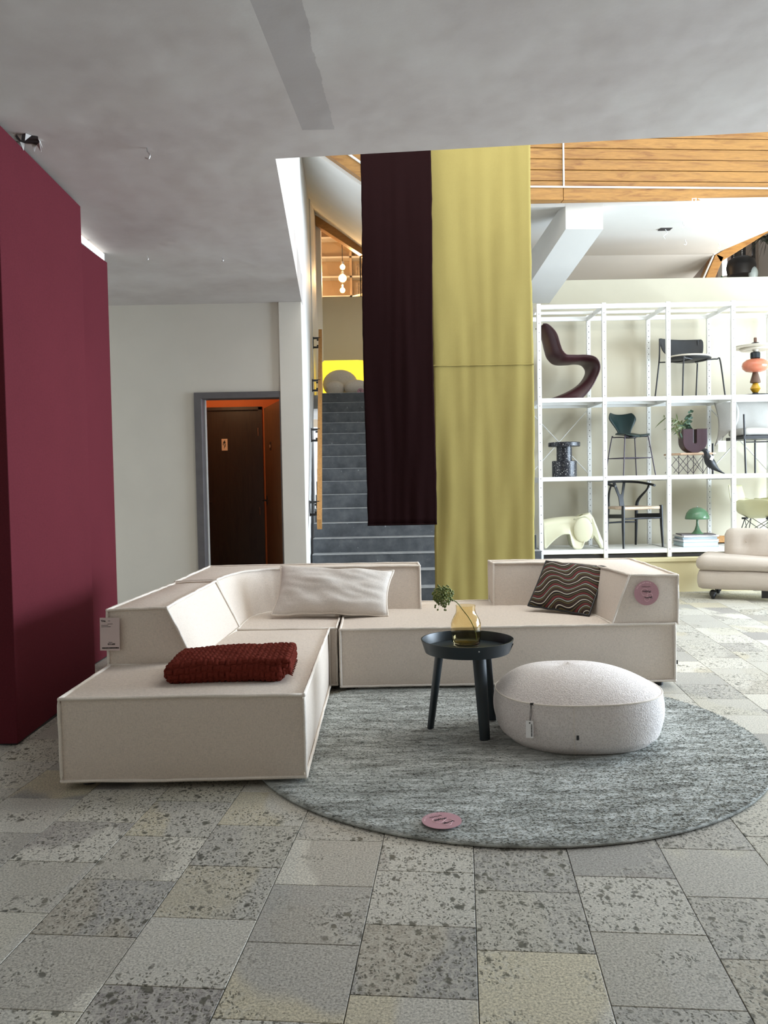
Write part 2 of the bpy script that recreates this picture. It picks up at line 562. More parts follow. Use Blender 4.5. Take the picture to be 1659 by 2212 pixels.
# white soffits behind the clad beam
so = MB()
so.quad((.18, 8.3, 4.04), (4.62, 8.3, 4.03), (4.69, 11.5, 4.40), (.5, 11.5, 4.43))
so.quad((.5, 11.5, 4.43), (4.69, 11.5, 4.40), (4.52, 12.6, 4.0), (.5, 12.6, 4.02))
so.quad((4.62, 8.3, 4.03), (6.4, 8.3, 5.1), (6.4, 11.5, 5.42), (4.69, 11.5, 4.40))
struct(so.build('ceiling_soffit', M['roof_white_dimmed'], solid=.06))
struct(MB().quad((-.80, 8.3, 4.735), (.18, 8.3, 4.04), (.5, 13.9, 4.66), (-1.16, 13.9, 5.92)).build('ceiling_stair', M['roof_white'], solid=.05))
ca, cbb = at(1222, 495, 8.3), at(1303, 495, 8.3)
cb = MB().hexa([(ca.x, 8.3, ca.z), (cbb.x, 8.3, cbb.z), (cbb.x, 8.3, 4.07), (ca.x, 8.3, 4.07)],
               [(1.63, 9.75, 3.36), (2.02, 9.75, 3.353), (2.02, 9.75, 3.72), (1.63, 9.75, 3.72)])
struct(cb.build('trim_concrete_beam', M['roof_white_dimmed'], weld=True))

# shelf wall / gallery parapet, landing, gallery back wall
struct(MB().box(1.70, 8.3, 9.75, 9.9, 0, 3.62).build('wall_gallery_parapet', M['wall_beige']))
struct(MB().box(1.70, 1.85, 9.9, 12.4, 0, 3.62).build('wall_stair_right', M['wall_beige']))
struct(MB().box(1.55, 6.3, 9.9, 13.8, 2.36, 2.56).box(-1.3, 1.70, 12.02, 14.0, 2.36, 2.56).build('floor_gallery', paint('gallery_floor', (.60, .57, .52), .6)))  # pale tone chosen so this hidden floor bounces light onto the soffit
gz = 4.437
struct(MB().box(-1.3, 3.0, 14.0, 14.12, 2.56, gz).build('wall_gallery_back', M['wall_beige']))
struct(MB().box(-1.10, -.99, 13.9, 14.1, 2.56, 5.75).build('wall_gallery_pier', M['wall_white']))
struct(MB().box(3.3, 6.4, 13.6, 13.75, 2.56, 6.0).build('wall_upper_room', paint('taupe_paint', (.36, .30, .26), .8)))

# plinth under the shelving
struct(MB().box(1.78, 8.28, 8.80, 9.75, 0, .368).box(1.78, 8.28, 8.785, 8.80, .335, .372).build('trim_plinth', M['plinth']))

# door frame, room behind it
df = MB().prism([(-1.832, 0), (-1.76, 0), (-1.76, 2.10), (-1.0, 2.10), (-1.0, 0), (-.987, 0), (-.987, 2.16), (-1.832, 2.16)], 'y', 7.925, 8.11)
door = struct(df.build('door_1', M['frame_grey'], bevel=.004))
MB().box(-1.758, -1.748, 8.06, 8.10, 0, 2.10).build('door_stop', M['white_metal'], door)
# the door's own leaf, swung open inwards
hx = Vector((-1.0, 8.12, 0))
fx = Vector((-1.28, 8.95, 0))
leaf = MB().bar(hx + Vector((0, 0, 1.045)), fx + Vector((0, 0, 1.045)), .04, 2.09).build('door_leaf', M['brown_door'], door)
dl = (fx - hx).normalized()
nl = Vector((dl.y, -dl.x, 0)) * -1
lv = fx - dl * .07 + nl * .02 + Vector((0, 0, 1.08))
MB().tube([lv, lv + nl * .05], .009).tube([lv + nl * .05, lv + nl * .05 - dl * .11], .008).bar(lv - Vector((0, 0, .05)), lv + Vector((0, 0, .05)), .035, .012, nl).build('door_handle', M['black'], leaf)
sg = hx + (fx - hx) * .62 + nl * .023 + Vector((0, 0, 1.66))
MB().bar(sg - Vector((0, 0, .045)), sg + Vector((0, 0, .045)), .07, .004, nl).build('door_plate', M['dark_door'], leaf)
sq = MB()
for dx in (-1, 1):
    sq.bar(sg + dl * .012 * dx - Vector((0, 0, .016)) + nl * .003, sg + dl * .012 * dx + Vector((0, 0, .016)) + nl * .003, .012, .002, nl)
sq.build('plate_mark', paint('plate_cream', (.7, .5, .32), .6), leaf)
vb = MB().box(-2.6, -2.3, 9.2, 9.3, 0, 2.6).box(-1.36, -.99, 9.2, 9.3, 0, 2.6).box(-2.3, -1.36, 9.2, 9.3, 2.13, 2.6).box(-2.6, -2.5, 8.1, 9.2, 0, 2.6).box(-2.6, -.99, 8.1, 9.2, 2.5, 2.6).box(-1.03, -.99, 8.16, 9.2, 0, 2.6)
struct(vb.build('wall_lobby', M['orange']))
d2 = struct(MB().box(-2.3, -1.40, 9.215, 9.255, 0, 2.10).build('door_2', M['dark_door']))
MB().box(-1.40, -1.358, 9.185, 9.26, 0, 2.13).box(-2.3, -1.358, 9.185, 9.26, 2.10, 2.135).build('door_frame', M['dark_door'], d2)
for z in (.95, 1.85):
    MB().tube([(-1.405, 9.195, z - .045), (-1.405, 9.195, z + .045)], .008).build('hinge', M['steel'], d2)
hz = at(448, 1086, 9.19)
MB().tube([(hz.x - .02, 9.2, hz.z), (hz.x - .02, 9.16, hz.z), (hz.x + .06, 9.16, hz.z)], .009).build('door_handle', M['black'], d2)
pl = at(485, 960.5, 9.2)
pz = MB().box(pl.x - .033, pl.x + .033, 9.206, 9.214, pl.z - .066, pl.z + .066).build('sign_plate', paint('plate_ivory', (.85, .68, .48), .5), d2)
fig = MB()


def figpoly(pts):
    k = [(pl.x + px * .001, 9.2045, pl.z + pz_ * .001) for px, pz_ in pts]
    fig.add(k, [tuple(range(len(k)))])


figpoly([(-6, 40), (0, 49), (6, 44), (6, 37), (0, 34), (-5, 36)])
figpoly([(-14, 33), (-6, 35), (8, 33), (13, 28), (6, 10), (2, 4), (-6, 22), (-14, -8), (-20, -6)])
figpoly([(2, 4), (8, 8), (14, -2), (8, -22), (-4, -36), (-2, -44), (-9, -38), (-8, -32), (2, -20), (6, -4)])
figpoly([(-4, -2), (0, 2), (-4, -10), (2, -20), (-4, -22), (-9, -10)])
fig.build('pictogram', M['black'], pz, solid=.001)
struct(MB().box(-2.6, -.99, 8.1, 9.3, -.05, -.01).build('floor_lobby', M['grout']))
lamp_l = bpy.data.lights.new('lobby_lamp', 'POINT')
lamp_l.energy, lamp_l.color, lamp_l.shadow_soft_size = 7.0, (1, .66, .36), .12
lo = bpy.data.objects.new('lobby_lamp', lamp_l)
COL.objects.link(lo)
lo.location = (-1.75, 8.5, 2.42)

# ------------------------------------------------------------------ red partition panels on the left
def cloth(name, col, scale=420, rough=.85, var=.12, weave=.25, sheen=.0, dist=.0008):
    t = NT(name)
    o = t.tc.outputs['Object']
    wx = t.math('SINE', t.math('MULTIPLY', t.n('ShaderNodeSeparateXYZ', {0: o}).outputs[0], scale))
    wy = t.math('SINE', t.math('MULTIPLY', t.n('ShaderNodeSeparateXYZ', {0: o}).outputs[1], scale))
    wz = t.math('SINE', t.math('MULTIPLY', t.n('ShaderNodeSeparateXYZ', {0: o}).outputs[2], scale))
    w = t.math('ADD', t.math('ADD', wx, wy), wz)
    n = t.noise(scale * .25, 3, .6)
    big = t.noise(2.5, 3, .5)
    h = t.math('ADD', t.math('MULTIPLY', w, .25), n)
    c = t.ramp(n, [(.3, tuple(x * (1 - var) for x in col)), (.7, tuple(min(1, x * (1 + var)) for x in col))])
    c = t.mix(.25, c, t.ramp(big, [(.3, (.85, .85, .85)), (.7, (1.1, 1.1, 1.1))]), 'MULTIPLY')
    return t.done(c, rough, t.bump(h, weave, dist), Sheen_Weight=sheen, Specular_IOR_Level=.08)


M['red_felt'] = cloth('burgundy_felt', (.105, .018, .025), 500, .9, .1, .12)
M['plum_felt'] = cloth('plum_felt', (.012, .0032, .0036), 500, .9, .1, .1)
M['yellow_cloth'] = cloth('yellow_cloth', (.335, .275, .095), 900, .85, .05, .1)

pn = thing('partition_panel', 'tall burgundy felt panel reaching the ceiling, nearest on the left', 'partition panel', (-1.85, 3.91, 0), group='burgundy partition panels')
MB().hexa([(-.05, 0, .01), (.043, 0, .01), (.0, 1.19, .01), (-.09, 1.19, .01)], [(-.05, 0, 3.0), (.043, 0, 3.0), (.0, 1.19, 3.0), (-.09, 1.19, 3.0)]).build('felt_cover', M['red_felt'], pn, bevel=.004)
MB().box(-.08, .03, .02, 1.15, 0, .012).build('foot_rail', M['black'], pn)
pn = thing('partition_panel', 'lower burgundy felt panel set back behind the nearest red panel', 'partition panel', (-2.06, 5.1, 0), group='burgundy partition panels')
MB().hexa([(-.08, 0, .01), (.0, 0, .01), (.0, 1.10, .01), (-.08, 1.10, .01)], [(-.08, 0, 2.93), (.0, 0, 2.93), (.0, 1.10, 2.955), (-.08, 1.10, 2.955)]).build('felt_cover', M['red_felt'], pn, bevel=.004)
MB().box(-.07, -.01, .02, 1.08, 0, .012).build('foot_rail', M['black'], pn)
t = NT('tube_light_glow')
M['glow_white'] = t.done((.9, .9, .85), .5, Emission_Color=(1, .98, .92), Emission_Strength=1.1)
sl = thing('strip_light', 'slim white strip light between the red panel top and the ceiling', 'strip light', (-2.075, 5.15, 2.962))
MB().box(-.03, 0, 0, 1.02, 0, .05).build('diffuser', M['glow_white'], sl)
MB().box(-.035, .004, .70, .715, -.002, .053).box(-.035, .002, 0, 1.03, -.004, 0).box(-.035, .002, 1.02, 1.03, -.004, .052).build('housing', M['white_metal'], sl)

# ------------------------------------------------------------------ staircase
def stair_stone():
    t = NT('stair_stone')
    n = t.noise(7, 5, .65)
    c = t.ramp(n, [(.28, (.040, .044, .049)), (.5, (.072, .077, .083)), (.72, (.115, .12, .125))])
    sp = t.smooth(t.noise(26, 2, .5), .70, .76)
    c = t.mix(t.math('MULTIPLY', sp, .6), c, (.36, .37, .38))
    return t.done(c, .55, t.bump(t.noise(60, 4), .2, .003))


M['stair'] = stair_stone()
M['nosing'] = paint('stair_nosing', (.36, .36, .355), .5, .2, 18)
ST_Y, ST_R, ST_T = 8.10, .16, .23
stairs = thing('staircase', 'dark stone staircase rising to the gallery behind the hanging banners', 'staircase', (.45, 8.33, 0))
for k in range(1, 17):
    y = ST_Y + ST_T * k - 8.33
    xl = -.775 - .03 * (y) - .45
    xr = {1: 1.80, 2: 1.735, 3: 1.705}.get(k, 1.695) - .45
    y1 = y + ST_T + .02 if k < 16 else y + ST_T + .05
    st = MB().box(xl, xr, y, y1, max(0, (k - 2) * ST_R) if k < 16 else 2.3, k * ST_R - .005).build('step', M['stair'], stairs, bevel=.003)
    MB().box(xl, xr, y - .008, y + ST_T - .002 if k < 16 else y + .28, k * ST_R - .005, k * ST_R).build('tread', M['nosing'], st)
MB().prism([(.2, 0), (3.7, 0), (3.7, 2.25), (3.45, 2.25)], 'x', -1.2, 1.22).build('stair_core', M['stair'], stairs)
# white skirting beside the flight
sk = MB().prism([(8.18, 0), (8.45, .0), (12.0, 2.50), (12.0, 2.78), (8.18, .14)], 'x', -.02, 0)
sk.xf(Matrix.Translation((-.795, 8.18, 0)) @ Matrix.Rotation(.054, 4, 'Z') @ Matrix.Translation((0, -8.18, 0)))
struct(sk.build('baseboard_stair', M['wall_white']))

M['rail_wood'] = boards('rail_wood', 'Y', (.50, .25, .075), (.36, .16, .04), 2.0, .4)
r0, r1 = at(690, 1133, 8.25), at(692, 720, 11.9)
rl = thing('handrail', 'wooden handrail on dark brackets along the white stair wall', 'handrail', (r0.x, r0.y, 0))
MB().bar(r0 - Vector((r0.x, r0.y, 0)), r1 - Vector((r0.x, r0.y, 0)), .05, .13).build('rail', M['rail_wood'], rl, bevel=.004)
dr = (r1 - r0)
for f in (.06, .38, .65, .93):
    p = r0 + dr * f - Vector((r0.x, r0.y, 0))
    b = MB()
    b.box(p.x - .10, p.x, p.y - .012, p.y + .012, p.z - .075, p.z - .05).box(p.x - .10, p.x, p.y - .012, p.y + .012, p.z + .055, p.z + .08).box(p.x - .105, p.x - .095, p.y - .015, p.y + .015, p.z - .08, p.z + .085)
    b.box(p.x - .05, p.x - .025, p.y - .012, p.y + .012, p.z - .05, p.z - .03).box(p.x - .05, p.x - .025, p.y - .012, p.y + .012, p.z + .03, p.z + .05)
    b.build('bracket', M['black'], rl)

# ------------------------------------------------------------------ hanging cloth banners
def banner(name, label, x0, x1, y, z0, z1, material, amp, seed, seam=None):
    th = thing(name, label, 'banner', ((x0 + x1) / 2, y, z0), group='cloth banners hung in the stair hall')
    w, h = x1 - x0, z1 - z0

    def fn(u, v):
        x = -w / 2 + w * u + .006 * math.sin(9 * v + seed)
        f = amp * (1 - .7 * v) * (.5 * math.sin(5 * u + 2.2 * v + seed) + 1.3 * noise.noise(Vector((u * 9, v * 4, seed))) + 1.2 * noise.noise(Vector((u * 4 + 7, v * 3, seed))))
        edge = .006 * noise.noise(Vector((v * 30, seed, u)))
        return (x + edge * (1 if u in (0, 1) else 0), f, h * v)
    o = MB().grid(fn, 40, 60).build('cloth', material, th, smooth=180, solid=.004)
    MB().tube([(-w / 2, 0, h), (w / 2, 0, h)], .014).build('top_rod', M['white_metal'], th)
    for s in (-.42, .42):
        MB().tube([(s * w, 0, h), (s * w, 0, 5.6 - z0)], .003, 6).build('hanging_cord', M['white_metal'], th)
    if seam:
        MB().tube([Vector(fn(i / 39, (seam - z0) / h)) + Vector((0, -.006, 0)) for i in range(40)], .005, 6).build('seam', material, th, smooth=60)
    MB().tube([Vector(fn(i / 39, 0.003)) + Vector((0, -.004, 0)) for i in range(40)], .004, 6).build('hem', material, th, smooth=60)
    return th


banner('banner', 'long dark plum cloth banner ending halfway down in front of the stairs', -.147, .444, 6.88, .885, 4.55, M['plum_felt'], .008, 1.0)
banner('banner', 'wide olive yellow cloth banner with a cross seam, hanging to the floor', .436, 1.300, 6.98, .05, 4.55, M['yellow_cloth'], .013, 4.0, 2.24)

# ------------------------------------------------------------------ pine clad roof beam
bm_th = thing('clad_beam', 'pine boarded roof beam with white conduit spanning the stair hall', 'roof beam', (1.851, 8.2, 4.04), .07)
zb = 0.0
MB().box(0, 4.4, 0, .26, 0, .128).build('bottom_rail', M['pine'], bm_th, bevel=.004)
MB().prism([(-1.66, 0), (-.004, 0), (-.004, .128), (-1.70, .128)], 'y', 0, .26).build('bottom_rail', M['pine'], bm_th, bevel=.004)
rows = [.128 + .004]
for k in range(6):
    z0 = .132 + (.058 if k == 0 else .058 + .1075 * (k - 1))
    z_lo, z_hi = (.132, .132 + .058) if k == 0 else (z0, z0 + .1075)
    for a, b in ((.0, 4.4), (-1.75, -.004)):
        MB().box(a + .002, b - .002, .006 + .002 * (k % 2), .03, z_lo + .003, z_hi - .003).build('board', M['pine'], bm_th, bevel=.004)
MB().box(-1.75, 4.4, .03, .25, .1, 1.7).build('core', M['dark_recess'], bm_th)
MB().tube([(-1.7, -.012, .124), (4.4, -.012, .124)], .009).build('conduit', M['white_metal'], bm_th)
MB().tube([(0, -.012, .13), (0, -.012, 1.4)], .009).build('conduit', M['white_metal'], bm_th)
# the sloping arm of the beam on the left
L0, L1 = Vector((.18, 8.2, 4.04)), Vector((-.79, 8.2, 4.74))
arm = thing('clad_beam', 'sloping pine boarded roof beam with conduit left of the plum banner', 'roof beam', (.18, 8.2, 4.04))
dv = (L1 - L0)
un = Vector((-dv.z, 0, dv.x)).normalized() * -1
if un.z < 0: un = -un
for k, (h0, h1) in enumerate(((0, .115), (.119, .225), (.229, .335), (.339, .45))):
    a = dv * 0 + un * h0
    MB().hexa([un * h0, un * h0 + dv, un * h0 + dv + Vector((0, .26, 0)), un * h0 + Vector((0, .26, 0))],
              [un * h1, un * h1 + dv, un * h1 + dv + Vector((0, .26, 0)), un * h1 + Vector((0, .26, 0))]).build('board', M['pine'], arm, bevel=.003)
MB().tube([un * .12 + Vector((0, -.012, 0)), un * .12 + dv + Vector((0, -.012, 0))], .012).build('conduit', M['white_metal'], arm)
struct(MB().hexa([L0 + un * .46 + Vector((-.0, .02, 0)), L1 + un * .46 + Vector((0, .02, 0)), L1 + un * .46 + Vector((0, .2, 0)), L0 + un * .46 + Vector((0, .2, 0))],
                 [(.18, 8.22, 6.2), (-.79, 8.22, 6.2), (-.79, 8.4, 6.2), (.18, 8.4, 6.2)]).build('wall_over_beam', M['roof_white']))

# ------------------------------------------------------------------ gallery window at the head of the stairs
gr = thing('gallery_rafter', 'dark pine rafter sloping over the gallery window above the stairs', 'rafter', (-1.0, 13.8, 4.4))
q0, q1 = at(670, 467, 13.8), at(790, 545, 13.8)
dq = (q1 - q0)
ofs = Vector((-1.0, 13.8, 4.4))
MB().bar(q0 - ofs + Vector((0, .1, 0)), q1 + dq * .5 - ofs + Vector((0, .1, 0)), .22, .13).build('rafter_timber', M['pine_y'], gr, bevel=.005)
MB().tube([q0 - ofs + Vector((.1, -.06, .02)), q1 + dq * .5 - ofs + Vector((0, -.06, .085))], .022).build('conduit', M['white_metal'], gr)


def glass(name, col=(1, 1, 1), rough=.0, ior=1.45):
    t = NT(name)
    return t.done(col, rough, Transmission_Weight=1.0, IOR=ior)


def thin_glass(name, tint=(1, 1, 1), refl=.1):
    t = NT(name)
    tr = t.n('ShaderNodeBsdfTransparent', {'Color': (*tint, 1)})
    gl = t.n('ShaderNodeBsdfGlossy', {'Color': (1, 1, 1, 1), 'Roughness': .02})
    mx = t.n('ShaderNodeMixShader', {0: refl, 1: tr, 2: gl})
    t.t.links.new(mx.outputs[0], t.t.nodes['Material Output'].inputs[0])
    return t.m


M['pane'] = thin_glass('window_pane', (.92, .90, .86), .07)
gw = struct(MB().box(-1.0, 3.0, 14.02, 14.05, gz, gz + .012).build('window_2', M['black']))
for a, b in ((-1.0, -.33), (-.325, .4)):
    MB().prism([(a, gz), (b, gz), (b, max(gz + .1, 5.78 - .75 * (b + 1.06))), (a, 5.78 - .75 * (a + 1.06))], 'y', 14.03, 14.04).build('pane', M['pane'], gw)
MB().box(-.335, -.32, 14.0, 14.06, gz, 5.3).build('mullion', M['black'], gw)
# room behind the glass
M['warm_wall'] = paint('warm_tan', (.55, .42, .28), .8, .05)
rm = MB().box(-2.2, 3, 17.2, 17.3, 2.5, 7).box(-1.7, -1.6, 14.2, 17.2, 2.5, 7).box(-2.2, 3, 14.2, 17.2, 2.45, 2.55).box(-2.2, 3, 14.1, 17.3, 6.6, 6.7)
struct(rm.build('wall_back_room', M['warm_wall']))
wsf = thing('wall_shelf', 'cream shelving with books seen through the gallery window', 'shelving', (-.6, 17.0, 2.55))
for z in (2.55, 2.95, 3.35, 3.75, 4.15):
    MB().box(-.9, 1.3, -.1, .16, z, z + .035).build('shelf_board', M['white_metal'], wsf)
for x in (-.02, .55):
    MB().box(x, x + .05, -.1, .16, 1.8, 4.3).build('shelf_post', M['warm_wall'], wsf)
rb = random.Random(5)
bk = MB()
for z in (2.585, 2.985, 3.385):
    x = .1
    while x < 1.2:
        w_ = rb.uniform(.03, .07)
        if rb.random() > .35:
            bk.box(x, x + w_, -.05, .12, z, z + rb.uniform(.18, .28))
        x += w_ + .006
tag(bk.build('book_rows', paint('book_tan', (.32, .25, .18), .8, .4, 30), wsf), kind='stuff')
t = NT('bulb_glow')
M['bulb'] = t.done((1, .8, .5), .3, Emission_Color=(1, .62, .22), Emission_Strength=14)
c = at(740, 601, 15.6)
pd = thing('pendant_lamp', 'pendant lamp of three glowing bulbs in a column behind the gallery window', 'pendant lamp', c)
for px, py, rr in ((740, 577, .05), (740, 601, .075), (740, 627, .05)):
    q = at(px, py, 15.6) - c
    MB().ball(q, rr).build('bulb', M['bulb'], pd, smooth=180)
    MB().lathe([(.02, rr * .8), (.028, rr), (.028, rr + .05), (.012, rr + .06)], 12, q).build('socket', M['steel'], pd)
MB().tube([(.0, .05, -.2), (.0, .05, 6.6 - c.z)], .008, 6).build('cord', M['black'], pd)
pl_ = bpy.data.lights.new('gallery_bulb_light', 'POINT')
pl_.energy, pl_.color, pl_.shadow_soft_size = 105, (1, .66, .34), .1
o = bpy.data.objects.new('gallery_bulb_light', pl_)
COL.objects.link(o)
o.location = at(740, 600, 15.3)
dome = thing('dome_lampshade', 'large pale dome lampshade behind the gallery window, cut by the plum banner', 'lampshade', at(800, 668, 15.2))
MB().lathe([(.62, -.12), (.60, .0), (.5, .13), (.32, .22), (.1, .26), (0, .265)], 36, close=False).build('shade', paint('shade_cream', (.8, .6, .36), .7), dome, smooth=180, solid=.01)
MB().tube([(0, 0, .26), (0, 0, 1.6)], .008).build('cord', M['black'], dome)

# landing: yellow arch seat with pale poufs
t = NT('yellow_foam')
M['yellow'] = t.done(t.ramp(t.noise(6, 2), [(.3, (.95, .62, .03)), (.7, (1.0, .74, .05))]), .45, Emission_Color=(1.0, .72, .04), Emission_Strength=.9)  # glow added to the yellow; the arch is foam, no lamp
ya = thing('arch_seat', 'yellow arch shaped foam seat with added glow standing on the stair landing', 'light', at(745, 850, 12.6) * 1)
ya.location.z = 2.56
a0, a1 = at(696, 779, 12.6), at(787, 850, 12.6)
w_, h_ = 1.0, a0.z - 2.56


def arch_out(t_):
    pts = [(0, 0), (0, h_ - .03), (.03, h_)]
    pts += [(w_ - .45 + .45 * math.sin(a), h_ - .5 + .5 * math.cos(a)) for a in [PI / 2 * i / 10 for i in range(11)]]
    pts += [(w_, 0)]
    return pts


xo = a0.x - ya.location.x
inner = [(w_ - .17, 0)] + [(.44 + .32 * math.cos(a), h_ - .68 + .42 * math.sin(a)) for a in [PI * .55 * i / 10 for i in range(3, 11)]] + [(.26, h_ - .4), (.17, h_ - .55), (.15, 0)]
poly = arch_out(0) + inner
MB().prism([(xo + x, z) for x, z in poly], 'y', 0, .22).build('arch_body', M['yellow'], ya)
M['pale_cloth'] = cloth('pale_pouf_cloth', (.66, .60, .52), 200, .9, .06, .2)
for i, (px, py, rx, rz, lab, yy) in enumerate(((735, 828, .27, .22, 'largest pale pouf leaning inside the yellow arch', 12.55), (724, 846, .145, .115, 'low pale pouf at the left front of the yellow arch', 12.25), (771, 846, .19, .12, 'low pale pouf with a pink disc before the yellow arch', 12.22))):
    c = at(px, py, yy)
    if i == 0:
        c.z = 2.56 + rz
    else:
        c.z = 2.56 + rz * .98
    pf = thing('pouf', lab, 'pouf', (c.x, c.y, 2.56), group='pale poufs on the landing')
    MB().ball((0, 0, rz), rx, rx * .75 if i else .16, rz, 24, 14).build('pouf_body', M['pale_cloth'], pf, smooth=180)
    MB().tube([(rx * .9 * math.cos(a), -(rx * .75 if i else .16) * math.sin(a) * .98, rz + .02 * math.sin(2 * a)) for a in [PI * k / 20 for k in range(21)]], .004, 6).build('piping', M['pale_cloth'], pf)
dk = at(779, 846, 12.02)
M['pink_card'] = paint('pink_card', (.44, .235, .265), .5, .04, 20)
pd = thing('price_disc', 'round pink card on the pouf at the head of the stairs', 'price card', dk)
dm = MB().lathe([(.052, -.001), (.052, .001)], 28)
dm.xf(Matrix.Rotation(PI / 2, 4, 'X'))
dm.build('card', M['pink_card'], pd)
MB().tube([(-.02, -.003, .02), (.01, -.003, .025), (.0, -.003, -.005), (.02, -.003, -.02)], .004, 5).build('handwriting', M['black'], pd)

# ------------------------------------------------------------------ upper room on the right, behind the parapet
fr = thing('roof_opening_frame', 'pine trimmed sloping frame of the opening above the shelf wall', 'roof opening', (4.6, 11.5, 4.0))
fo_ = Vector((4.6, 11.5, 4.0))
u0, u1, u2 = at(1552, 558, 11.5), at(1700, 467, 11.5), at(1531, 606, 11.5)
MB().bar(u0 - fo_ + Vector((0, .15, 0)), u1 - fo_ + Vector((0.3, .15, .19)), .30, .12).build('sloping_rail', M['pine'], fr, bevel=.004)
MB().bar(u2 - fo_ + Vector((-.12, .15, -.3)), u0 - fo_ + Vector((0.02, .15, .04)), .12, .30, (0, 1, 0)).build('side_rail', M['pine'], fr, bevel=.004)
MB().tube([at(1541, 552, 11.45) - fo_, at(1517, 606, 11.45) - fo_], .012).tube([at(1541, 550, 11.45) - fo_, at(1680, 465, 11.45) - fo_], .012).build('conduit', M['white_metal'], fr)
struct(MB().hexa([(4.69, 11.52, 4.36), (6.4, 11.52, 5.38), (6.4, 11.62, 5.38), (4.69, 11.62, 4.36)], [(4.69, 11.52, 4.52), (6.4, 11.52, 5.6), (6.4, 11.62, 5.6), (4.69, 11.62, 4.52)]).build('trim_1', M['frame_grey']))
c0, c1 = at(1566, 552, 13), at(1566, 596, 13)
tb = thing('fluorescent_tube', 'bright upright fluorescent tube in the room above the shelf wall', 'lamp', (c1.x, 13, c1.z))
t = NT('fluorescent')
MB().tube([(0, 0, 0), (0, 0, c0.z - c1.z)], .032, 12).build('tube', t.done((1, 1, 1), .3, Emission_Color=(.95, .95, 1), Emission_Strength=7), tb, smooth=60)
MB().box(-.03, .03, .03, .2, -.02, c0.z - c1.z + .02).build('batten', M['white_metal'], tb)
for z_ in (-.03, c0.z - c1.z):
    MB().lathe([(.036, 0), (.036, .03)], 12, (0, 0, z_)).build('end_cap', M['white_metal'], tb)
e0, e1 = at(1571, 545, 13.2), at(1581, 612, 13.2)
struct(MB().box(e0.x - .12, e1.x + .01, 13.2, 13.35, 2.56, 5.4).build('trim_2', paint('blush_paint', (.55, .42, .36), .7)))
e0, e1 = at(1582, 545, 13.1), at(1611, 612, 13.1)
mr = thing('framed_mirror', 'dark framed mirror with beaded edge in the upper room', 'mirror', ((e0.x + e1.x) / 2, 13.1, 2.56))
hwid = (e1.x - e0.x) / 2
MB().box(-hwid, -hwid + .03, 0, .05, 0, 2.7).box(hwid - .05, hwid, 0, .05, 0, 2.7).box(-hwid, hwid, 0, .05, 2.66, 2.7).build('frame', M['black'], mr)
MB().box(-hwid + .03, hwid - .05, .02, .03, 0, 2.66).build('mirror_glass', paint('dark_glass', (.06, .055, .05), .1), mr)
bd = MB()
for k in range(46):
    bd.ball((hwid - .06, -.005, 1.2 + k * .033), .011, n=6, m=4)
    bd.ball((-hwid + .02, -.005, 1.2 + k * .033), .009, n=6, m=4)
tag(bd.build('beading', M['white_metal'], mr), kind='stuff')
e0, e1 = at(1625.5, 500, 12.6), at(1629, 605, 12.6)
struct(MB().box(e0.x - .005, e0.x + .035, 12.58, 12.62, 2.56, 5.4).build('trim_3', M['black']))
lc = at(1601, 577, 12.7)
lp = thing('drum_lampshade', 'dark drum lampshade with a pale fluted globe in the upper room', 'lamp', lc)
MB().lathe([(.20, -.13), (.22, .0), (.2, .1), (.1, .16)], 24).build('shade', M['black'], lp, smooth=60)
MB().ball((.12, -.15, -.14), .07, .07, .11).build('globe', paint('globe_glass', (.5, .62, .66), .2), lp, smooth=180)
MB().tube([(0, 0, .15), (0, 0, 1.2)], .006).build('cord', M['black'], lp)
e0 = at(1559, 580, 12.9)
bp = thing('folded_parasol', 'narrow green and blue folded textile standing in the upper room', 'textile', (e0.x, 12.9, 2.56))
MB().lathe([(.03, 0), (.05, .4), (.055, 1.2), (.04, 1.75), (.01, 1.85)], 12).build('cloth', paint('green_cloth', (.05, .16, .09), .8), bp, smooth=60)
MB().box(-.17, -.06, 0, .03, 0, 1.72).build('blue_panel', paint('blue_cloth', (.05, .10, .20), .8), bp)
pm0 = at(1668, 530, 12.2)
palm = thing('palm', 'dark palm fronds at the right edge of the upper room', 'plant', (pm0.x, pm0.y, 2.56))
MB().tube([(0, 0, .1), (.02, 0, pm0.z - 2.5)], .03).build('stem', M['rail_wood'], palm)
M['dark_leaf'] = paint('dark_leaf', (.02, .028, .018), .5, .2, 12)
MB().lathe([(.14, 0), (.18, .3), (.17, .3), (.0, .28)], 20).build('pot', M['black'], palm)
rp = random.Random(9)
for k in range(14):
    a = rp.uniform(.5, 1.6) * PI if k < 9 else rp.uniform(0, 2 * PI)
    ln = rp.uniform(.25, .42)
    zt = pm0.z - 2.56
    pts = [Vector((0, 0, zt - .05)), Vector((math.cos(a) * ln * .5, math.sin(a) * ln * .4, zt + .12)), Vector((math.cos(a) * ln, math.sin(a) * ln * .8, zt - .05 - .2 * rp.random()))]
    cp = curve(pts, 10)
    f = MB()
    for i in range(len(cp) - 1):
        w0, w1 = .022 * math.sin(PI * (i + .3) / len(cp)), .022 * math.sin(PI * (i + 1.3) / len(cp))
        f.add([cp[i] + Vector((0, -w0, w0)), cp[i + 1] + Vector((0, -w1, w1)), cp[i + 1] + Vector((0, w1, -w1)), cp[i] + Vector((0, w0, -w0))], [(0, 1, 2, 3)])
    f.build('frond', M['dark_leaf'], palm)
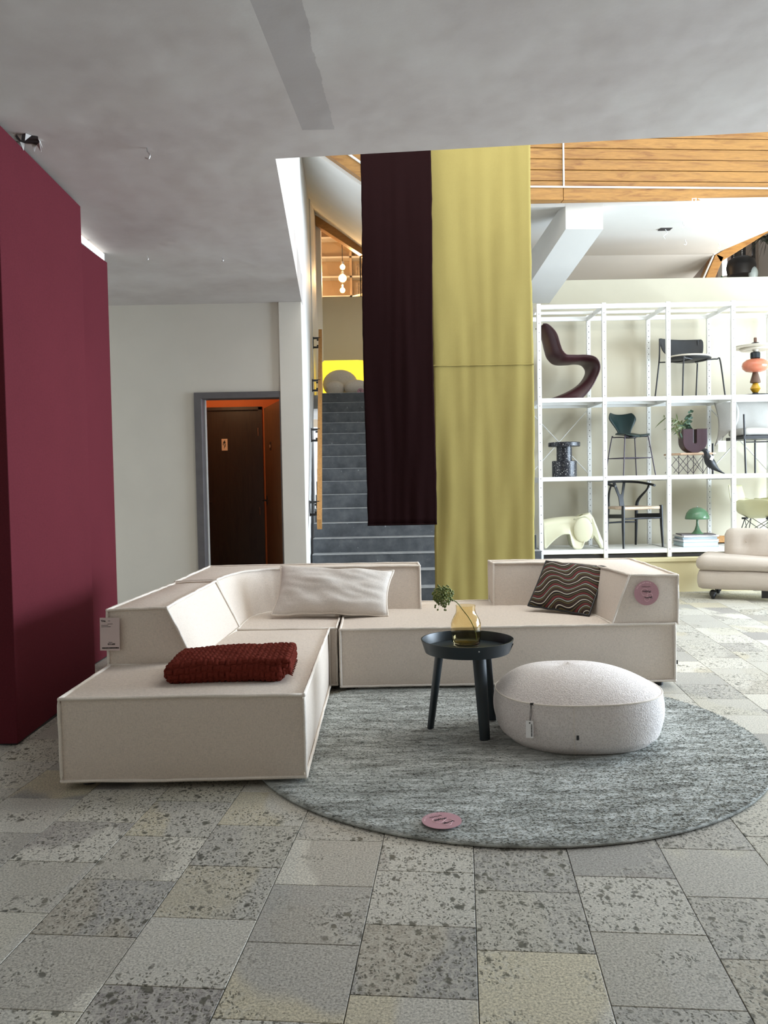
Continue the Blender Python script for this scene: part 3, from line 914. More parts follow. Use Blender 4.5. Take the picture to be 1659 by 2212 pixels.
# hooks left in the ceilings
hook = MB().tube(curve([(0, 0, .012), (0, 0, -.01), (.008, 0, -.02), (.004, 0, -.034), (-.008, 0, -.03)], 12), .0022, 6)
hk0 = None
for i, (px, py, z, lab) in enumerate(((318, 320, CEIL, 'small metal hook in the low ceiling, nearest the torn hole'), (480, 555, CEIL, 'small metal hook in the low ceiling near the pier'), (318, 552, CEIL, 'small metal hook in the low ceiling near the set back red panel'))):
    d = at(px, py, 1.0) - Vector((0, 0, CAMH))
    p = Vector((0, 0, CAMH)) + d * ((z - CAMH) / d.z)
    hk = hook.build('ceiling_hook', M['steel'])
    hk.location = (p.x, p.y, z - .012 if False else z)
    hk.scale = (1.6, 1.6, 1.6) if i == 0 else (1, 1, 1)
    tag(hk, lab, 'hook', 'hooks in the ceilings')
for px, py, lab in ((1500, 440, 'white bracket hook under the pine beam'),):
    p = at(px, py, 8.16)
    hk = thing('beam_hook', lab, 'hook', p)
    MB().tube([(.02, 0, .05), (-.02, 0, .05), (-.022, 0, -.03)], .006, 6).tube([(.02, 0, .05), (-.01, 0, -.03)], .005, 6).build('wire', M['white_metal'], hk)
for i, (px, py) in enumerate(((1475, 473), (1553, 490), (1480, 512), (1553, 520), (1628, 466))):
    v_ = (py - 432) / 113.0
    Y_ = 8.3 + 3.2 * (1 - (1 - v_) ** 1.0) * .98 if False else None
    # intersect with the soffit plane through (z=4.035,Y=8.3) and (z=4.405,Y=11.5)
    d = at(px, py, 1.0) - Vector((0, 0, CAMH))
    k = (4.035 - CAMH - 8.3 * (.37 / 3.2)) / (d.z - d.y * (.37 / 3.2))
    p = Vector((0, 0, CAMH)) + d * k
    hk = hook.build('soffit_hook', M['white_metal'])
    hk.location = (p.x, p.y, p.z - .03)
    hk.scale = (2, 2, 2)
    tag(hk, ('hook in the white soffit nearest the pine beam', 'hook in the white soffit, right of the open cable hole', 'hook in the white soffit just below the cable hole', 'lowest hook in the white soffit near the sloping pine rail', 'rightmost hook in the white soffit')[i], 'hook', 'hooks in the soffit')
d = at(1437, 488, 1.0) - Vector((0, 0, CAMH))
k = (4.035 - CAMH - 8.3 * (.37 / 3.2)) / (d.z - d.y * (.37 / 3.2))
p = Vector((0, 0, CAMH)) + d * k
cbx = thing('cable_hole', 'square dark cable opening with dangling wire in the white soffit', 'ceiling opening', (p.x, p.y, p.z - .035))
MB().box(-.07, .07, -.06, .06, -.004, .0).build('opening', M['dark_recess'], cbx)
MB().tube(curve([(0, 0, 0), (.02, 0, -.05), (-.02, 0, -.08), (0, 0, -.12)], 10), .004, 6).build('wire', M['white_metal'], cbx)

# ------------------------------------------------------------------ modular corner sofa
def sofa_cloth(name, col):
    t = NT(name)
    o = t.tc.outputs['Object']
    a = t.noise(90, 2, .5, t.map(scale=(1, 1, 7)))
    b = t.noise(90, 2, .5, t.map(scale=(7, 7, 1)))
    c_ = t.noise(420, 2, .6, o)
    w = t.math('ADD', t.math('ADD', a, b), c_)
    c = t.ramp(t.math('MULTIPLY', w, .333), [(.38, tuple(x * .80 for x in col)), (.5, col), (.62, tuple(min(1, x * 1.12) for x in col))])
    return t.done(c, .9, t.bump(w, .45, .0015))


M['sofa'] = sofa_cloth('sofa_cloth', (.71, .62, .535))
M['sofa_pipe'] = cloth('sofa_piping', (.78, .71, .63), 700, .9, .08, .3)
sofa = thing('corner_sofa', 'large cream modular corner sofa with piped edges and sloping backrests on the rug', 'sofa', (0, 0, 0))


def lerp(a, b, t):
    return Vector(a) * (1 - t) + Vector(b) * t


def module(name, loops, parent, puffs, seed, nv=14, nper=10, cap_puff=.012):
    """loops: list of 4-corner sections (Vectors, same order); skins them, puffs each side, adds piping"""
    dense = []
    for i in range(len(loops) - 1):
        for j in range(nper):
            dense.append([lerp(a, b, j / nper) for a, b in zip(loops[i], loops[i + 1])])
    dense.append([Vector(p) for p in loops[-1]])
    n = len(dense)
    cen = [sum(s, Vector()) / 4 for s in dense]
    mb = MB()
    for k in range(4):
        def fn(u, v, k=k):
            i = min(n - 1, int(round(u * (n - 1))))
            s = dense[i]
            p = lerp(s[k], s[(k + 1) % 4], v)
            tan = dense[min(i + 1, n - 1)][k] - dense[max(i - 1, 0)][k]
            nr = tan.cross(s[(k + 1) % 4] - s[k])
            if nr.length > 1e-9:
                nr.normalize()
            mid = lerp(s[k], s[(k + 1) % 4], .5)
            if nr.dot(mid - cen[i]) < 0:
                nr = -nr
            e = min(1.0, math.sin(PI * max(0, min(1, u))) * 2.2) ** .7 * math.sin(PI * v) ** .7
            w = noise.noise(p * 2.3 + Vector((seed, k, 0))) * .5 + noise.noise(p * 7 + Vector((seed, 0, k))) * .14
            return p + nr * (puffs[k] * e * (1 + w))
        mb.grid(fn, n, nv)
    for s, sg in ((dense[0], cen[0] - cen[1]), (dense[-1], cen[-1] - cen[-2])):
        nr = sg.normalized()

        def fc(u, v, s=s, nr=nr):
            p = lerp(lerp(s[0], s[1], v), lerp(s[3], s[2], v), u)
            e = (math.sin(PI * u) * math.sin(PI * v)) ** .6 if 0 < u < 1 and 0 < v < 1 else 0
            return p + nr * (cap_puff * e)
        mb.grid(fc, nv, nv)
    o = mb.build(name, M['sofa'], parent, smooth=32, weld=True)
    # piping
    pp = MB()
    rs = random.Random(seed)

    def wob(p, out, a=.0022):
        q = Vector(p)
        return q + out * (.007 + a * noise.noise(q * 16)) + Vector((0, 0, a * noise.noise(q * 13 + Vector((5, 0, 0)))))
    for k in range(4):
        pp.tube([wob(dense[i][k], (dense[i][k] - cen[i]).normalized()) for i in range(n)], .0076, 6)
    for s, c in ((dense[0], cen[0] + (cen[1] - cen[0]) * 2), (dense[-1], cen[-1] + (cen[-2] - cen[-1]) * 2)):
        pts = []
        for k in range(4):
            for j in range(14):
                p = lerp(s[k], s[(k + 1) % 4], j / 14)
                pts.append(wob(p, (p - c).normalized()))
        pp.tube(pts, .0076, 6, closed=True)
        for k in range(4):
            pp.ball(s[k] + (s[k] - c).normalized() * .006, .009, n=8, m=6)
    q = pp.build('piping', M['sofa_pipe'], o, smooth=60)
    return o


def boxloops(x0, x1, y0, y1, z0, z1):
    return [[(x0, y, z0), (x0, y, z1), (x1, y, z1), (x1, y, z0)] for y in (y0, (2 * y0 + y1) / 3, (y0 + 2 * y1) / 3, y1)]


def xloops(x0, x1, y0, y1, z0, z1):
    return [[(x0 + (x1 - x0) * k / 5, y1, z0), (x0 + (x1 - x0) * k / 5, y1, z1), (x0 + (x1 - x0) * k / 5, y0, z1), (x0 + (x1 - x0) * k / 5, y0, z0)] for k in range(6)]


SZ = .378
module('seat_module', boxloops(-1.35, -.350, 3.318, 4.832, .04, SZ), sofa, (.012, .012, .012, .0), 1)
module('seat_module', boxloops(-1.35, -.308, 4.846, 5.86, .04, SZ), sofa, (.01, .008, .008, .0), 2)
module('seat_module', xloops(-.274, 1.718, 4.800, 5.86, .04, SZ), sofa, (.01, .012, .013, 0), 3)


def sect(o, i, b, z0=SZ + .008, z1=.655):
    return [(o[0], o[1], z0), (o[0], o[1], z1), (i[0], i[1], z1 + .006), (b[0], b[1], z0)]


bl = module('back_module', [sect((-1.356, 3.94), (-1.075, 3.94), (-.945, 3.94), z1=.648), sect((-1.325, 4.27), (-1.06, 4.27), (-.93, 4.27)), sect((-1.30, 4.6), (-1.05, 4.6), (-.915, 4.6)), sect((-1.282, 4.93), (-1.04, 4.93), (-.902, 4.93))],
            sofa, (.006, .012, .014, 0), 4, cap_puff=.01)


def smooth_loops(outer, itop, ibot, n=6, **kw):
    cin = curve([(a[0], a[1], 0) for a in itop], n * (len(itop) - 1))
    cib = curve([(a[0], a[1], 0) for a in ibot], n * (len(ibot) - 1))
    m = len(cin)
    co = []
    for i in range(len(outer) - 1):
        co += [lerp((*outer[i], 0), (*outer[i + 1], 0), j / n) for j in range(n)]
    co.append(Vector((*outer[-1], 0)))
    return [sect(co[i], cin[i], cib[i], **kw) for i in range(m)]


module('back_module', smooth_loops([(-1.28, 4.945), (-1.275, 5.2), (-1.27, 5.55), (-1.27, 5.87), (-1.0, 5.87), (-.7, 5.87), (-.2, 5.86), (.235, 5.84)],
                                   [(-1.037, 4.945), (-1.01, 5.2), (-.965, 5.36), (-.91, 5.46), (-.82, 5.53), (-.68, 5.57), (-.2, 5.58), (.235, 5.57)],
                                   [(-.902, 4.945), (-.90, 5.15), (-.88, 5.32), (-.84, 5.42), (-.77, 5.49), (-.66, 5.51), (-.2, 5.50), (.235, 5.48)], z1=.662), sofa, (.006, .008, .008, 0), 5, nper=2, cap_puff=.006)
module('back_module', smooth_loops([(.757, 5.88), (1.1, 5.87), (1.4, 5.87), (1.77, 5.86), (1.765, 5.5), (1.75, 5.1), (1.734, 4.802)],
                                   [(.757, 5.63), (1.05, 5.61), (1.25, 5.56), (1.36, 5.45), (1.42, 5.25), (1.445, 5.0), (1.458, 4.802)],
                                   [(.747, 5.575), (1.05, 5.55), (1.22, 5.48), (1.29, 5.35), (1.325, 5.15), (1.345, 5.0), (1.352, 4.802)], z1=.662), sofa, (.006, .01, .01, 0), 6, nper=2, cap_puff=.012)
for x, y in ((-1.27, 3.40), (-.43, 3.40), (-1.27, 4.75), (-.43, 4.75), (-1.27, 5.75), (-.40, 5.75), (-.19, 4.88), (1.64, 4.86), (.7, 4.88), (-.19, 5.75), (1.63, 5.75)):
    onrug = math.hypot(x - .546, y - 3.893) < 1.2
    MB().lathe([(.028, .021 if onrug else 0), (.03, .045)], 16).build('foot', M['black'], sofa, loc=(x, y, 0))
MB().box(-1.26, -.44, 3.45, 5.75, .026, .05).build('base_frame', M['black'], sofa)
MB().box(-.2, 1.64, 4.92, 5.78, .026, .05).build('base_frame', M['black'], sofa)
MB().box(1.719, 1.738, 4.80, 4.806, .135, .158).build('label_tab', M['black'], sofa)


# ------------------------------------------------------------------ cushions
def pillow(name, label, corners, thick, material, pipe_mat, seed, wr=.012, corner_pull=.05):
    bl_, br_, tr_, tl_ = corners
    c = (bl_ + br_ + tr_ + tl_) / 4
    ex = ((br_ - bl_) + (tr_ - tl_)).normalized()
    ey = ((tl_ - bl_) + (tr_ - br_))
    ey = (ey - ex * ey.dot(ex)).normalized()
    ez = ex.cross(ey)
    Mx = Matrix((ex, ey, ez)).transposed().to_4x4()
    th = thing(name, label, 'cushion', c)
    th.rotation_euler = Mx.to_euler()
    inv = Mx.inverted()
    L = [inv @ (q - c) for q in corners]

    def surf(u, v, side):
        p = lerp(lerp(L[0], L[1], u), lerp(L[3], L[2], u), v)
        a, b = 2 * u - 1, 2 * v - 1
        t = max(0, (1 - a ** 2) * (1 - b ** 2)) ** .42
        pull = 1 - corner_pull * (1 - abs(b) ** 2) * abs(a) ** 3
        pully = 1 - corner_pull * (1 - abs(a) ** 2) * abs(b) ** 3
        p = Vector((p.x * pull, p.y * pully, p.z))
        w = noise.noise(Vector((u * 3, v * 4, seed))) * wr * 1.3 + noise.noise(Vector((u * 7 + v * 3, v * 9, seed + 3))) * wr * .6
        edge = noise.noise(Vector((u * 5, v * 5, seed + 9))) * .012
        return p + Vector((0, edge * abs(b) ** 4, side * t * (thick / 2 + w)))
    mb = MB()
    mb.grid(lambda u, v: surf(u, v, 1), 44, 34)
    mb.grid(lambda u, v: surf(1 - u, v, -1), 44, 34)
    o = mb.build('cushion_cover', material, th, smooth=60, weld=True)
    ring = [surf(i / 30, 0, 0) for i in range(30)] + [surf(1, i / 24, 0) for i in range(24)] + [surf(1 - i / 30, 1, 0) for i in range(30)] + [surf(0, 1 - i / 24, 0) for i in range(24)]
    MB().tube(ring, .007, 7, closed=True).build('piping', pipe_mat, th, smooth=60)
    return th


def wavy():
    t = NT('wavy_stripe_cloth')
    o = t.tc.outputs['Object']
    sp = t.n('ShaderNodeSeparateXYZ', {0: t.map(rot=(0, 0, -.35))})
    x, y = sp.outputs[0], sp.outputs[1]
    s1 = t.math('MULTIPLY', t.math('SINE', t.math('ADD', t.math('MULTIPLY', x, 32.0), t.math('MULTIPLY', t.noise(7, 1, .5, o), 2.5))), .022)
    s2 = t.math('MULTIPLY', t.math('SINE', t.math('ADD', t.math('MULTIPLY', x, 21.0), t.math('MULTIPLY', y, 14.0))), .010)
    yy = t.math('ADD', t.math('ADD', y, s1), s2)
    f = t.math('FRACT', t.math('MULTIPLY', yy, 11.5))
    blk, crm, red, olv, brn, gry = (.012, .008, .008), (.62, .56, .46), (.16, .025, .025), (.10, .075, .025), (.05, .022, .014), (.34, .36, .31)
    st = [(0, blk), (.07, crm), (.13, blk), (.20, brn), (.30, blk), (.34, olv), (.44, blk), (.49, gry), (.56, blk), (.62, red), (.74, brn), (.80, blk), (.86, olv), (.94, blk)]
    c = t.ramp(f, st, 'CONSTANT')
    return t.done(c, .9, t.bump(t.noise(300, 2), .3, .001))


M['pillow'] = sofa_cloth('cushion_cloth', (.66, .61, .56))
pillow('cushion', 'large plain cream cushion leaning on the sofa back left of the gap', [at(586, 1328, 5.19), at(838, 1330, 5.19), at(851, 1233, 5.41), at(606, 1222, 5.41)], .17, M['pillow'], M['sofa_pipe'], 2.0, .02, .07)
M['wavy'] = wavy()
pillow('cushion', 'square cushion with wavy brown, black and cream stripes in the sofa corner', [at(1141, 1308, 5.27), at(1272, 1330, 5.06), at(1312, 1226, 5.30), at(1180, 1212, 5.44)], .10, M['wavy'], M['black'], 5.0, .006, .02)


# ------------------------------------------------------------------ folded blanket with woven relief
def rbox(sx, sy, sz, r, n, disp):
    mb = MB()
    hx_, hy_, hz_ = sx / 2, sy / 2, sz / 2
    for ax in range(3):
        for sg in (-1, 1):
            i, j = [(1, 2), (0, 2), (0, 1)][ax]
            dims = (hx_, hy_, hz_)
            nu = max(4, int(dims[i] * 2 / n))
            nw = max(4, int(dims[j] * 2 / n))

            def fn(u, v):
                p = [0, 0, 0]
                p[ax] = sg * dims[ax]
                p[i] = (2 * u - 1) * dims[i]
                p[j] = (2 * v - 1) * dims[j]
                q = Vector([max(-d + r, min(d - r, c)) for c, d in zip(p, dims)])
                dlt = Vector(p) - q
                nr = dlt.normalized() if dlt.length > 1e-9 else Vector([sg if k == ax else 0 for k in range(3)])
                s = q + nr * r
                return disp(s, nr)
            mb.grid(fn, nu, nw)
    return mb


def weave(s, nr, cell=.025, amp=.0105):
    a, b = (s.x, s.y) if abs(nr.z) > .7 else ((s.x, s.z) if abs(nr.y) > abs(nr.x) else (s.y, s.z))
    a, b = a / cell, b / cell
    p = (math.floor(a) + math.floor(b)) % 2
    h = math.sin(PI * (a % 1)) ** .6 if p else math.sin(PI * (b % 1)) ** .6
    return s + nr * (amp * h) + Vector((0, 0, .006 * noise.noise(s * 9)))


M['rust'] = cloth('rust_wool', (.13, .022, .014), 800, .9, .25, .3)
bk_ = thing('folded_blanket', 'folded rust red woven blanket lying on the chaise seat', 'blanket', (-.712, 3.685, SZ + .014), .03)


def fold(s, nr, dz, dx):
    q = weave(s, nr)
    f = (q.x + .27) / .54
    return Vector((q.x + dx * max(0, f - .8), q.y, q.z + dz))


rbox(.525, .36, .086, .036, .0042, lambda s, nr: fold(s, nr, .045 + .005 * math.sin(s.x * 9 + 1) * (1 if s.z > 0 else 0), -.02)).build('main_fold', M['rust'], bk_, smooth=60, weld=True)
rbox(.16, .345, .030, .014, .0042, lambda s, nr: fold(s, nr, .076, .0)).build('upper_fold', M['rust'], bk_, smooth=60, weld=True, loc=(.20, 0, 0))
rbox(.12, .33, .026, .012, .0042, lambda s, nr: fold(s, nr, .043, .0)).build('inner_fold', M['rust'], bk_, smooth=60, weld=True, loc=(.222, .005, 0))
fg = MB()
for k in range(14):
    y_ = -.15 + .022 * k
    fg.tube([(.255, y_, .03), (.275, y_ + .004, .026), (.292, y_, .016 + .004 * (k % 3))], [.005, .006, .003], 6)
tag(fg.build('fringe', M['rust'], bk_), kind='stuff')


# ------------------------------------------------------------------ round rug
def rug_mat():
    t = NT('rug_wool')
    o = t.tc.outputs['Object']
    a = t.noise(5, 4, .65, t.map(scale=(.7, 3.4, 1), rot=(0, 0, -.12)))
    b = t.noise(26, 3, .6, t.map(scale=(.8, 3.0, 1), rot=(0, 0, -.12)))
    f = t.math('ADD', t.math('MULTIPLY', a, .6), t.math('MULTIPLY', b, .4))
    c = t.ramp(f, [(.36, (.19, .195, .175)), (.46, (.34, .355, .33)), (.55, (.50, .52, .495)), (.66, (.68, .70, .67))])
    return t.done(c, .95, t.bump(t.noise(160, 3, .7), .8, .006))


M['rug'] = rug_mat()
RX, RY, RR = .546, 3.893, 1.197
rug = thing('round_rug', 'round grey green wool rug under the table and pouf', 'rug', (RX, RY, 0))
MB().lathe([(RR - .012, 0), (RR, .004), (RR + .001, .010), (RR - .006, .0155), (RR - .03, .0165), (0, .0165)], 128).build('backing', M['rug'], rug, smooth=60)
rr_ = random.Random(2)
pile = MB()
V_, F_ = [], []
for k in range(80000):
    r_ = RR * math.sqrt(rr_.random())
    a_ = rr_.random() * 2 * PI
    x, y = r_ * math.cos(a_), r_ * math.sin(a_)
    if y > 1.0 or x < -1.0:
        continue
    wx, wy = x + RX, y + RY
    b_ = rr_.uniform(-.5, .5) - .2
    w_ = rr_.uniform(.003, .0065)
    cx_, sx_ = math.cos(b_) * w_, math.sin(b_) * w_
    lx, ly = rr_.uniform(-.007, .007), rr_.uniform(-.004, .009)
    z0 = .0155
    h_ = rr_.uniform(.0012, .0035)
    n0 = len(V_)
    V_ += [(x - cx_, y - sx_, z0), (x + cx_, y + sx_, z0), (x + cx_ * .6 + lx, y + sx_ * .6 + ly, z0 + h_), (x - cx_ * .6 + lx, y - sx_ * .6 + ly, z0 + h_)]
    F_.append((n0, n0 + 1, n0 + 2, n0 + 3))
pile.v, pile.f = V_, F_
tag(pile.build('pile', M['rug'], rug), kind='stuff')


# ------------------------------------------------------------------ pouf
def boucle():
    t = NT('boucle_cloth')
    o = t.tc.outputs['Object']
    w = t.n('ShaderNodeVectorMath', {0: o, 1: t.n('ShaderNodeVectorMath', {0: t.noise(30, 2, out=1), 1: (.03, .03, .03)}, operation='MULTIPLY').outputs[0]}, operation='ADD').outputs[0]
    v = t.voro(150, w)
    n = t.noise(220, 3, .7, w)
    h = t.math('ADD', v, n)
    c = t.ramp(h, [(.5, (.58, .52, .485)), (.9, (.72, .66, .625)), (1.3, (.80, .74, .705))])
    return t.done(c, .92, t.bump(h, .7, .004))


M['boucle'] = boucle()
PX, PY = .922, 3.872
po = thing('pebble_pouf', 'low pebble shaped cream boucle pouf standing on the round rug', 'pouf', (PX, PY, .019))


def rad(a):
    c, s = math.cos(a), math.sin(a)
    n = 2.35
    e = (abs(c / .388) ** n + abs(s / .375) ** n) ** (-1 / n)
    return e * (1 + .03 * math.cos(a - 2.4) + .02 * math.cos(2 * a + .6))


SEAM = .225


def body(u, v):
    a = 2 * PI * u
    k = v
    if k < .12:
        q = k / .12
        s, z = .82 + .08 * q, .035 * q ** 2
    else:
        q = (k - .12) / .88
        z = .035 + (SEAM - .035) * q
        s = .90 + .105 * math.sin(PI * (.12 + .62 * q)) - .005
    r = rad(a) * s
    return (r * math.cos(a), r * math.sin(a), z + .012 * math.sin(a + 2.6) * k)


def domef(u, v):
    a = 2 * PI * u
    b = body(u, 1.0)
    rho = 1 - v
    z = b[2] + (.112) * (1 - rho ** 3.0) * (1 + .10 * rho * math.cos(a - 2.6))
    sh = .05 * (1 - rho ** 2)
    return (b[0] * rho - sh, b[1] * rho + .02 * (1 - rho ** 2), z)


MB().grid(body, 96, 26, wrapu=True).build('side_cover', M['boucle'], po, smooth=180)
MB().grid(domef, 96, 26, wrapu=True).build('top_cover', M['boucle'], po, smooth=180, weld=True)
MB().tube([Vector(body(i / 96, 1.0)) + Vector((math.cos(2 * PI * i / 96), math.sin(2 * PI * i / 96), 0)) * .001 for i in range(96)], .0035, 6, closed=True).build('seam', M['sofa_pipe'], po, smooth=60)
us = .70
for i in range(400):
    us = .66 + .0004 * i
    q = body(us, .5)
    if q[0] > -.105:
        break
MB().tube([Vector(body(us, k / 14)) * 1.003 for k in range(15)], .0018, 5).build('side_seam', M['sofa_pipe'], po)
lb = Vector(body(us + .004, .38)) * 1.006
MB().box(lb.x, lb.x + .011, lb.y - .002, lb.y, lb.z - .01, lb.z + .010).build('label_tab', M['black'], po)
# hang tag
for i in range(600):
    ut = .55 + .0004 * i
    q = body(ut, 1.0)
    if q[0] > -.275:
        break
tp = Vector(body(ut, 1.0))
on = Vector((math.cos(2 * PI * ut), math.sin(2 * PI * ut), 0))
hg = thing('hang_tag', 'small white hang tag on a cord on the pebble pouf', 'hang tag', Vector((PX, PY, .019)) + tp + on * .006)
on = Vector((-.25, -1, 0)).normalized()
side = Vector((-on.y, on.x, 0))
dn = Vector((0, 0, -1)) + on * .08
c0_ = on * .016 - side * .006
MB().tube([(0, 0, .004), c0_ * .5 + dn * .035, c0_ + dn * .075], .0012, 5).tube([(0, 0, .004), c0_ * .4 + dn * .035 + side * .006, c0_ + dn * .082 + side * .002], .0012, 5).build('cord', M['black'], hg)
M['card_white'] = paint('card_white', (.88, .86, .85), .5, .02, 20)
fr0 = c0_ + dn * .07
tgc = MB().hexa([fr0 - side * .016 + dn * .075, fr0 + side * .016 + dn * .075, fr0 + side * .016 + dn * .075 + on * .002, fr0 - side * .016 + dn * .075 + on * .002],
                [fr0 - side * .016, fr0 + side * .016, fr0 + side * .016 + on * .002, fr0 - side * .016 + on * .002])
card = tgc.build('card', M['card_white'], hg)
bars = MB()
rb_ = random.Random(4)
z_ = .014
while z_ < .066:
    hh = rb_.choice((.0012, .0018, .0026))
    a0_, b0_ = fr0 + side * .006 + dn * z_ + on * .0028, fr0 + side * .0125 + dn * z_ + on * .0028
    bars.add([a0_, b0_, b0_ + dn * hh, a0_ + dn * hh], [(0, 1, 2, 3)])
    z_ += hh + rb_.choice((.0008, .0012))
tag(bars.build('barcode', M['black'], card), kind='stuff')
MB().ball(fr0 + side * .001 + dn * .009 + on * .002, .0035, n=8, m=6).build('eyelet', M['black'], card)
MB().box(-.004, .012, -.004, .002, -.004, .005).build('cord_clip', M['black'], hg)


# ------------------------------------------------------------------ side table
M['table'] = paint('table_lacquer', (.012, .021, .027), .38, .12, 8, .03)
TX, TY, RIM, TFL = .398, 3.972, .474, .428
tb_ = thing('side_table', 'dark round tray table with raised rim and three splayed legs', 'side table', (TX, TY, .02))
MB().lathe([(0, TFL - .034), (.19, TFL - .034), (.206, TFL - .028), (.209, TFL - .02), (0, TFL - .02)], 64).build('tray_floor', M['table'], tb_, smooth=40)
rim = MB()
A0, A1 = -.20, 2 * PI - .20 + .03


def rimf(u, v):
    a = A0 + (A1 - A0) * u
    zz = [TFL - .036, RIM - .02, RIM - .02, TFL - .036][int(round(v * 3))]
    rr = [.2075, .2275, .2215, .2015][int(round(v * 3))]
    lo = .020 * max(0.0, 1 - u * 9) if v in (1 / 3, 2 / 3) or 0.3 < v < .7 else 0
    sp = -.008 * (1 - u) if True else 0
    return ((rr + sp * 0) * math.cos(a), (rr) * math.sin(a), zz - lo)


rim.grid(rimf, 120, 4, wrapv=True)
rim.add([rimf(0, k / 3) for k in range(4)] + [rimf(1, k / 3) for k in range(4)], [(0, 1, 2, 3), (7, 6, 5, 4)])
rim.build('rim', M['table'], tb_, smooth=40)
MB().box(.03, .036, -.224, -.220, TFL + .004, TFL + .008).build('rivet', M['white_metal'], tb_)
for fxy in ((.213, 4.017), (.461, 3.816), (.535, 4.138)):
    d = Vector((fxy[0] - TX, fxy[1] - TY, 0))
    u_ = d.normalized()
    sd = Vector((-u_.y, u_.x, 0))
    top = u_ * (d.length * .72) + Vector((0, 0, TFL - .035))
    bot = d + Vector((0, 0, 0))
    mb = MB()

    def ring_(c, wa, wb):
        return [c + sd * wa * math.cos(2 * PI * k / 12) * 1 + u_ * wb * math.sin(2 * PI * k / 12) for k in range(12)]
    vs, fs = [], []
    for i, (t_, wa, wb) in enumerate(((0, .036, .022), (.5, .032, .020), (1, .027, .017))):
        vs += ring_(lerp(top, bot, t_), wa, wb)
    for i in range(2):
        for k in range(12):
            fs.append((i * 12 + k, i * 12 + (k + 1) % 12, i * 12 + 12 + (k + 1) % 12, i * 12 + 12 + k))
    fs += [tuple(range(12)), tuple(range(24, 36))]
    mb.add(vs, fs).build('leg', M['table'], tb_, smooth=40, weld=True)

# amber vase with allium head
t = NT('amber_glass')
M['amber'] = t.done((.93, .83, .58), .0, Transmission_Weight=1.0, IOR=1.3)
VX, VY = .398, 4.02
va = thing('glass_vase', 'amber glass bottle vase standing on the tray table', 'vase', (VX, VY, .02 + TFL - .0195))
po_ = [(.0, .0), (.058, .0), (.066, .006), (.0715, .02), (.0745, .05), (.0755, .085), (.0745, .112), (.069, .132), (.058, .152), (.0505, .166), (.0482, .176), (.0478, .188), (.0492, .203)]
pi_ = [(.0475, .203), (.0460, .188), (.0463, .176), (.0485, .165), (.0565, .150), (.0672, .130), (.0725, .112), (.0735, .085), (.0725, .05), (.069, .024), (.058, .013), (.0, .011)]
MB().lathe(po_ + pi_, 64).build('glass_body', M['amber'], va, smooth=60, weld=True)
hd = at(957, 1286, 3.99)
al = thing('allium_stem', 'single green allium seed head leaning out of the amber vase', 'flower', (VX, VY, .44))
O_ = Vector((VX, VY, .44))
h_ = hd - O_
st_pts = [at(1030, 1388, 4.02) - O_ + Vector((0, 0, .008)), at(1027, 1365, 4.02) - O_, at(1016, 1340, 4.015) - O_, at(1000, 1318, 4.0) - O_, at(985, 1300, 3.99) - O_, h_]
M['stem'] = paint('stem_green', (.17, .21, .055), .5, .15, 20)
MB().tube(curve(st_pts, 30), .0024, 8).build('stem', M['stem'], al, smooth=60)
M['pod'] = NT('seed_pod')
t = M['pod']
M['pod'] = t.done(t.ramp(t.noise(60, 3), [(.3, (.07, .09, .02)), (.55, (.20, .24, .06)), (.75, (.40, .42, .14))]), .6)
ra = random.Random(8)
hdm = MB()
pods = MB()
for k in range(170):
    z = 1 - 2 * (k + .5) / 170
    a = k * 2.39996
    dr_ = Vector((math.sqrt(1 - z * z) * math.cos(a), math.sqrt(1 - z * z) * math.sin(a), z))
    r_ = ra.uniform(.036, .054)
    c = h_ + dr_ * r_
    hdm.tube([h_, c], .0007, 4, cap=False)
    pods.ball(c, ra.uniform(.004, .0062), ra.uniform(.004, .0062), ra.uniform(.004, .007), 7, 5)
for k in range(9):
    c = h_ + Vector((ra.uniform(-.05, .02), ra.uniform(-.02, .02), ra.uniform(-.075, -.05)))
    hdm.tube([h_, c], .0007, 4, cap=False)
    pods.ball(c, .005, n=7, m=5)
hdm.build('flower_stalks', M['stem'], al)
tag(pods.build('seed_pods', M['pod'], al, smooth=180), kind='stuff')


# ------------------------------------------------------------------ writing helper, cards
def text(body_, size, name, parent, M_local, material, bold=0.0, extrude=.0003):
    cu = bpy.data.curves.new(name, 'FONT')
    cu.body = body_
    cu.size = size
    cu.align_x = 'LEFT'
    cu.extrude = extrude
    cu.offset = bold
    cu.resolution_u = 3
    tmp = bpy.data.objects.new(name, cu)
    COL.objects.link(tmp)
    dg = bpy.context.evaluated_depsgraph_get()
    me = bpy.data.meshes.new_from_object(tmp.evaluated_get(dg))
    bpy.data.objects.remove(tmp)
    me.materials.clear()
    me.materials.append(material)
    me.transform(M_local)
    o = bpy.data.objects.new(name, me)
    COL.objects.link(o)
    o.parent = parent
    return o


FACE_CAM = Matrix.Rotation(PI / 2, 4, 'X')      # text in XZ plane, facing -Y
M['ink'] = paint('ink', (.02, .018, .02), .6)
M['pink_light'] = paint('pink_line', (.80, .55, .58), .5)
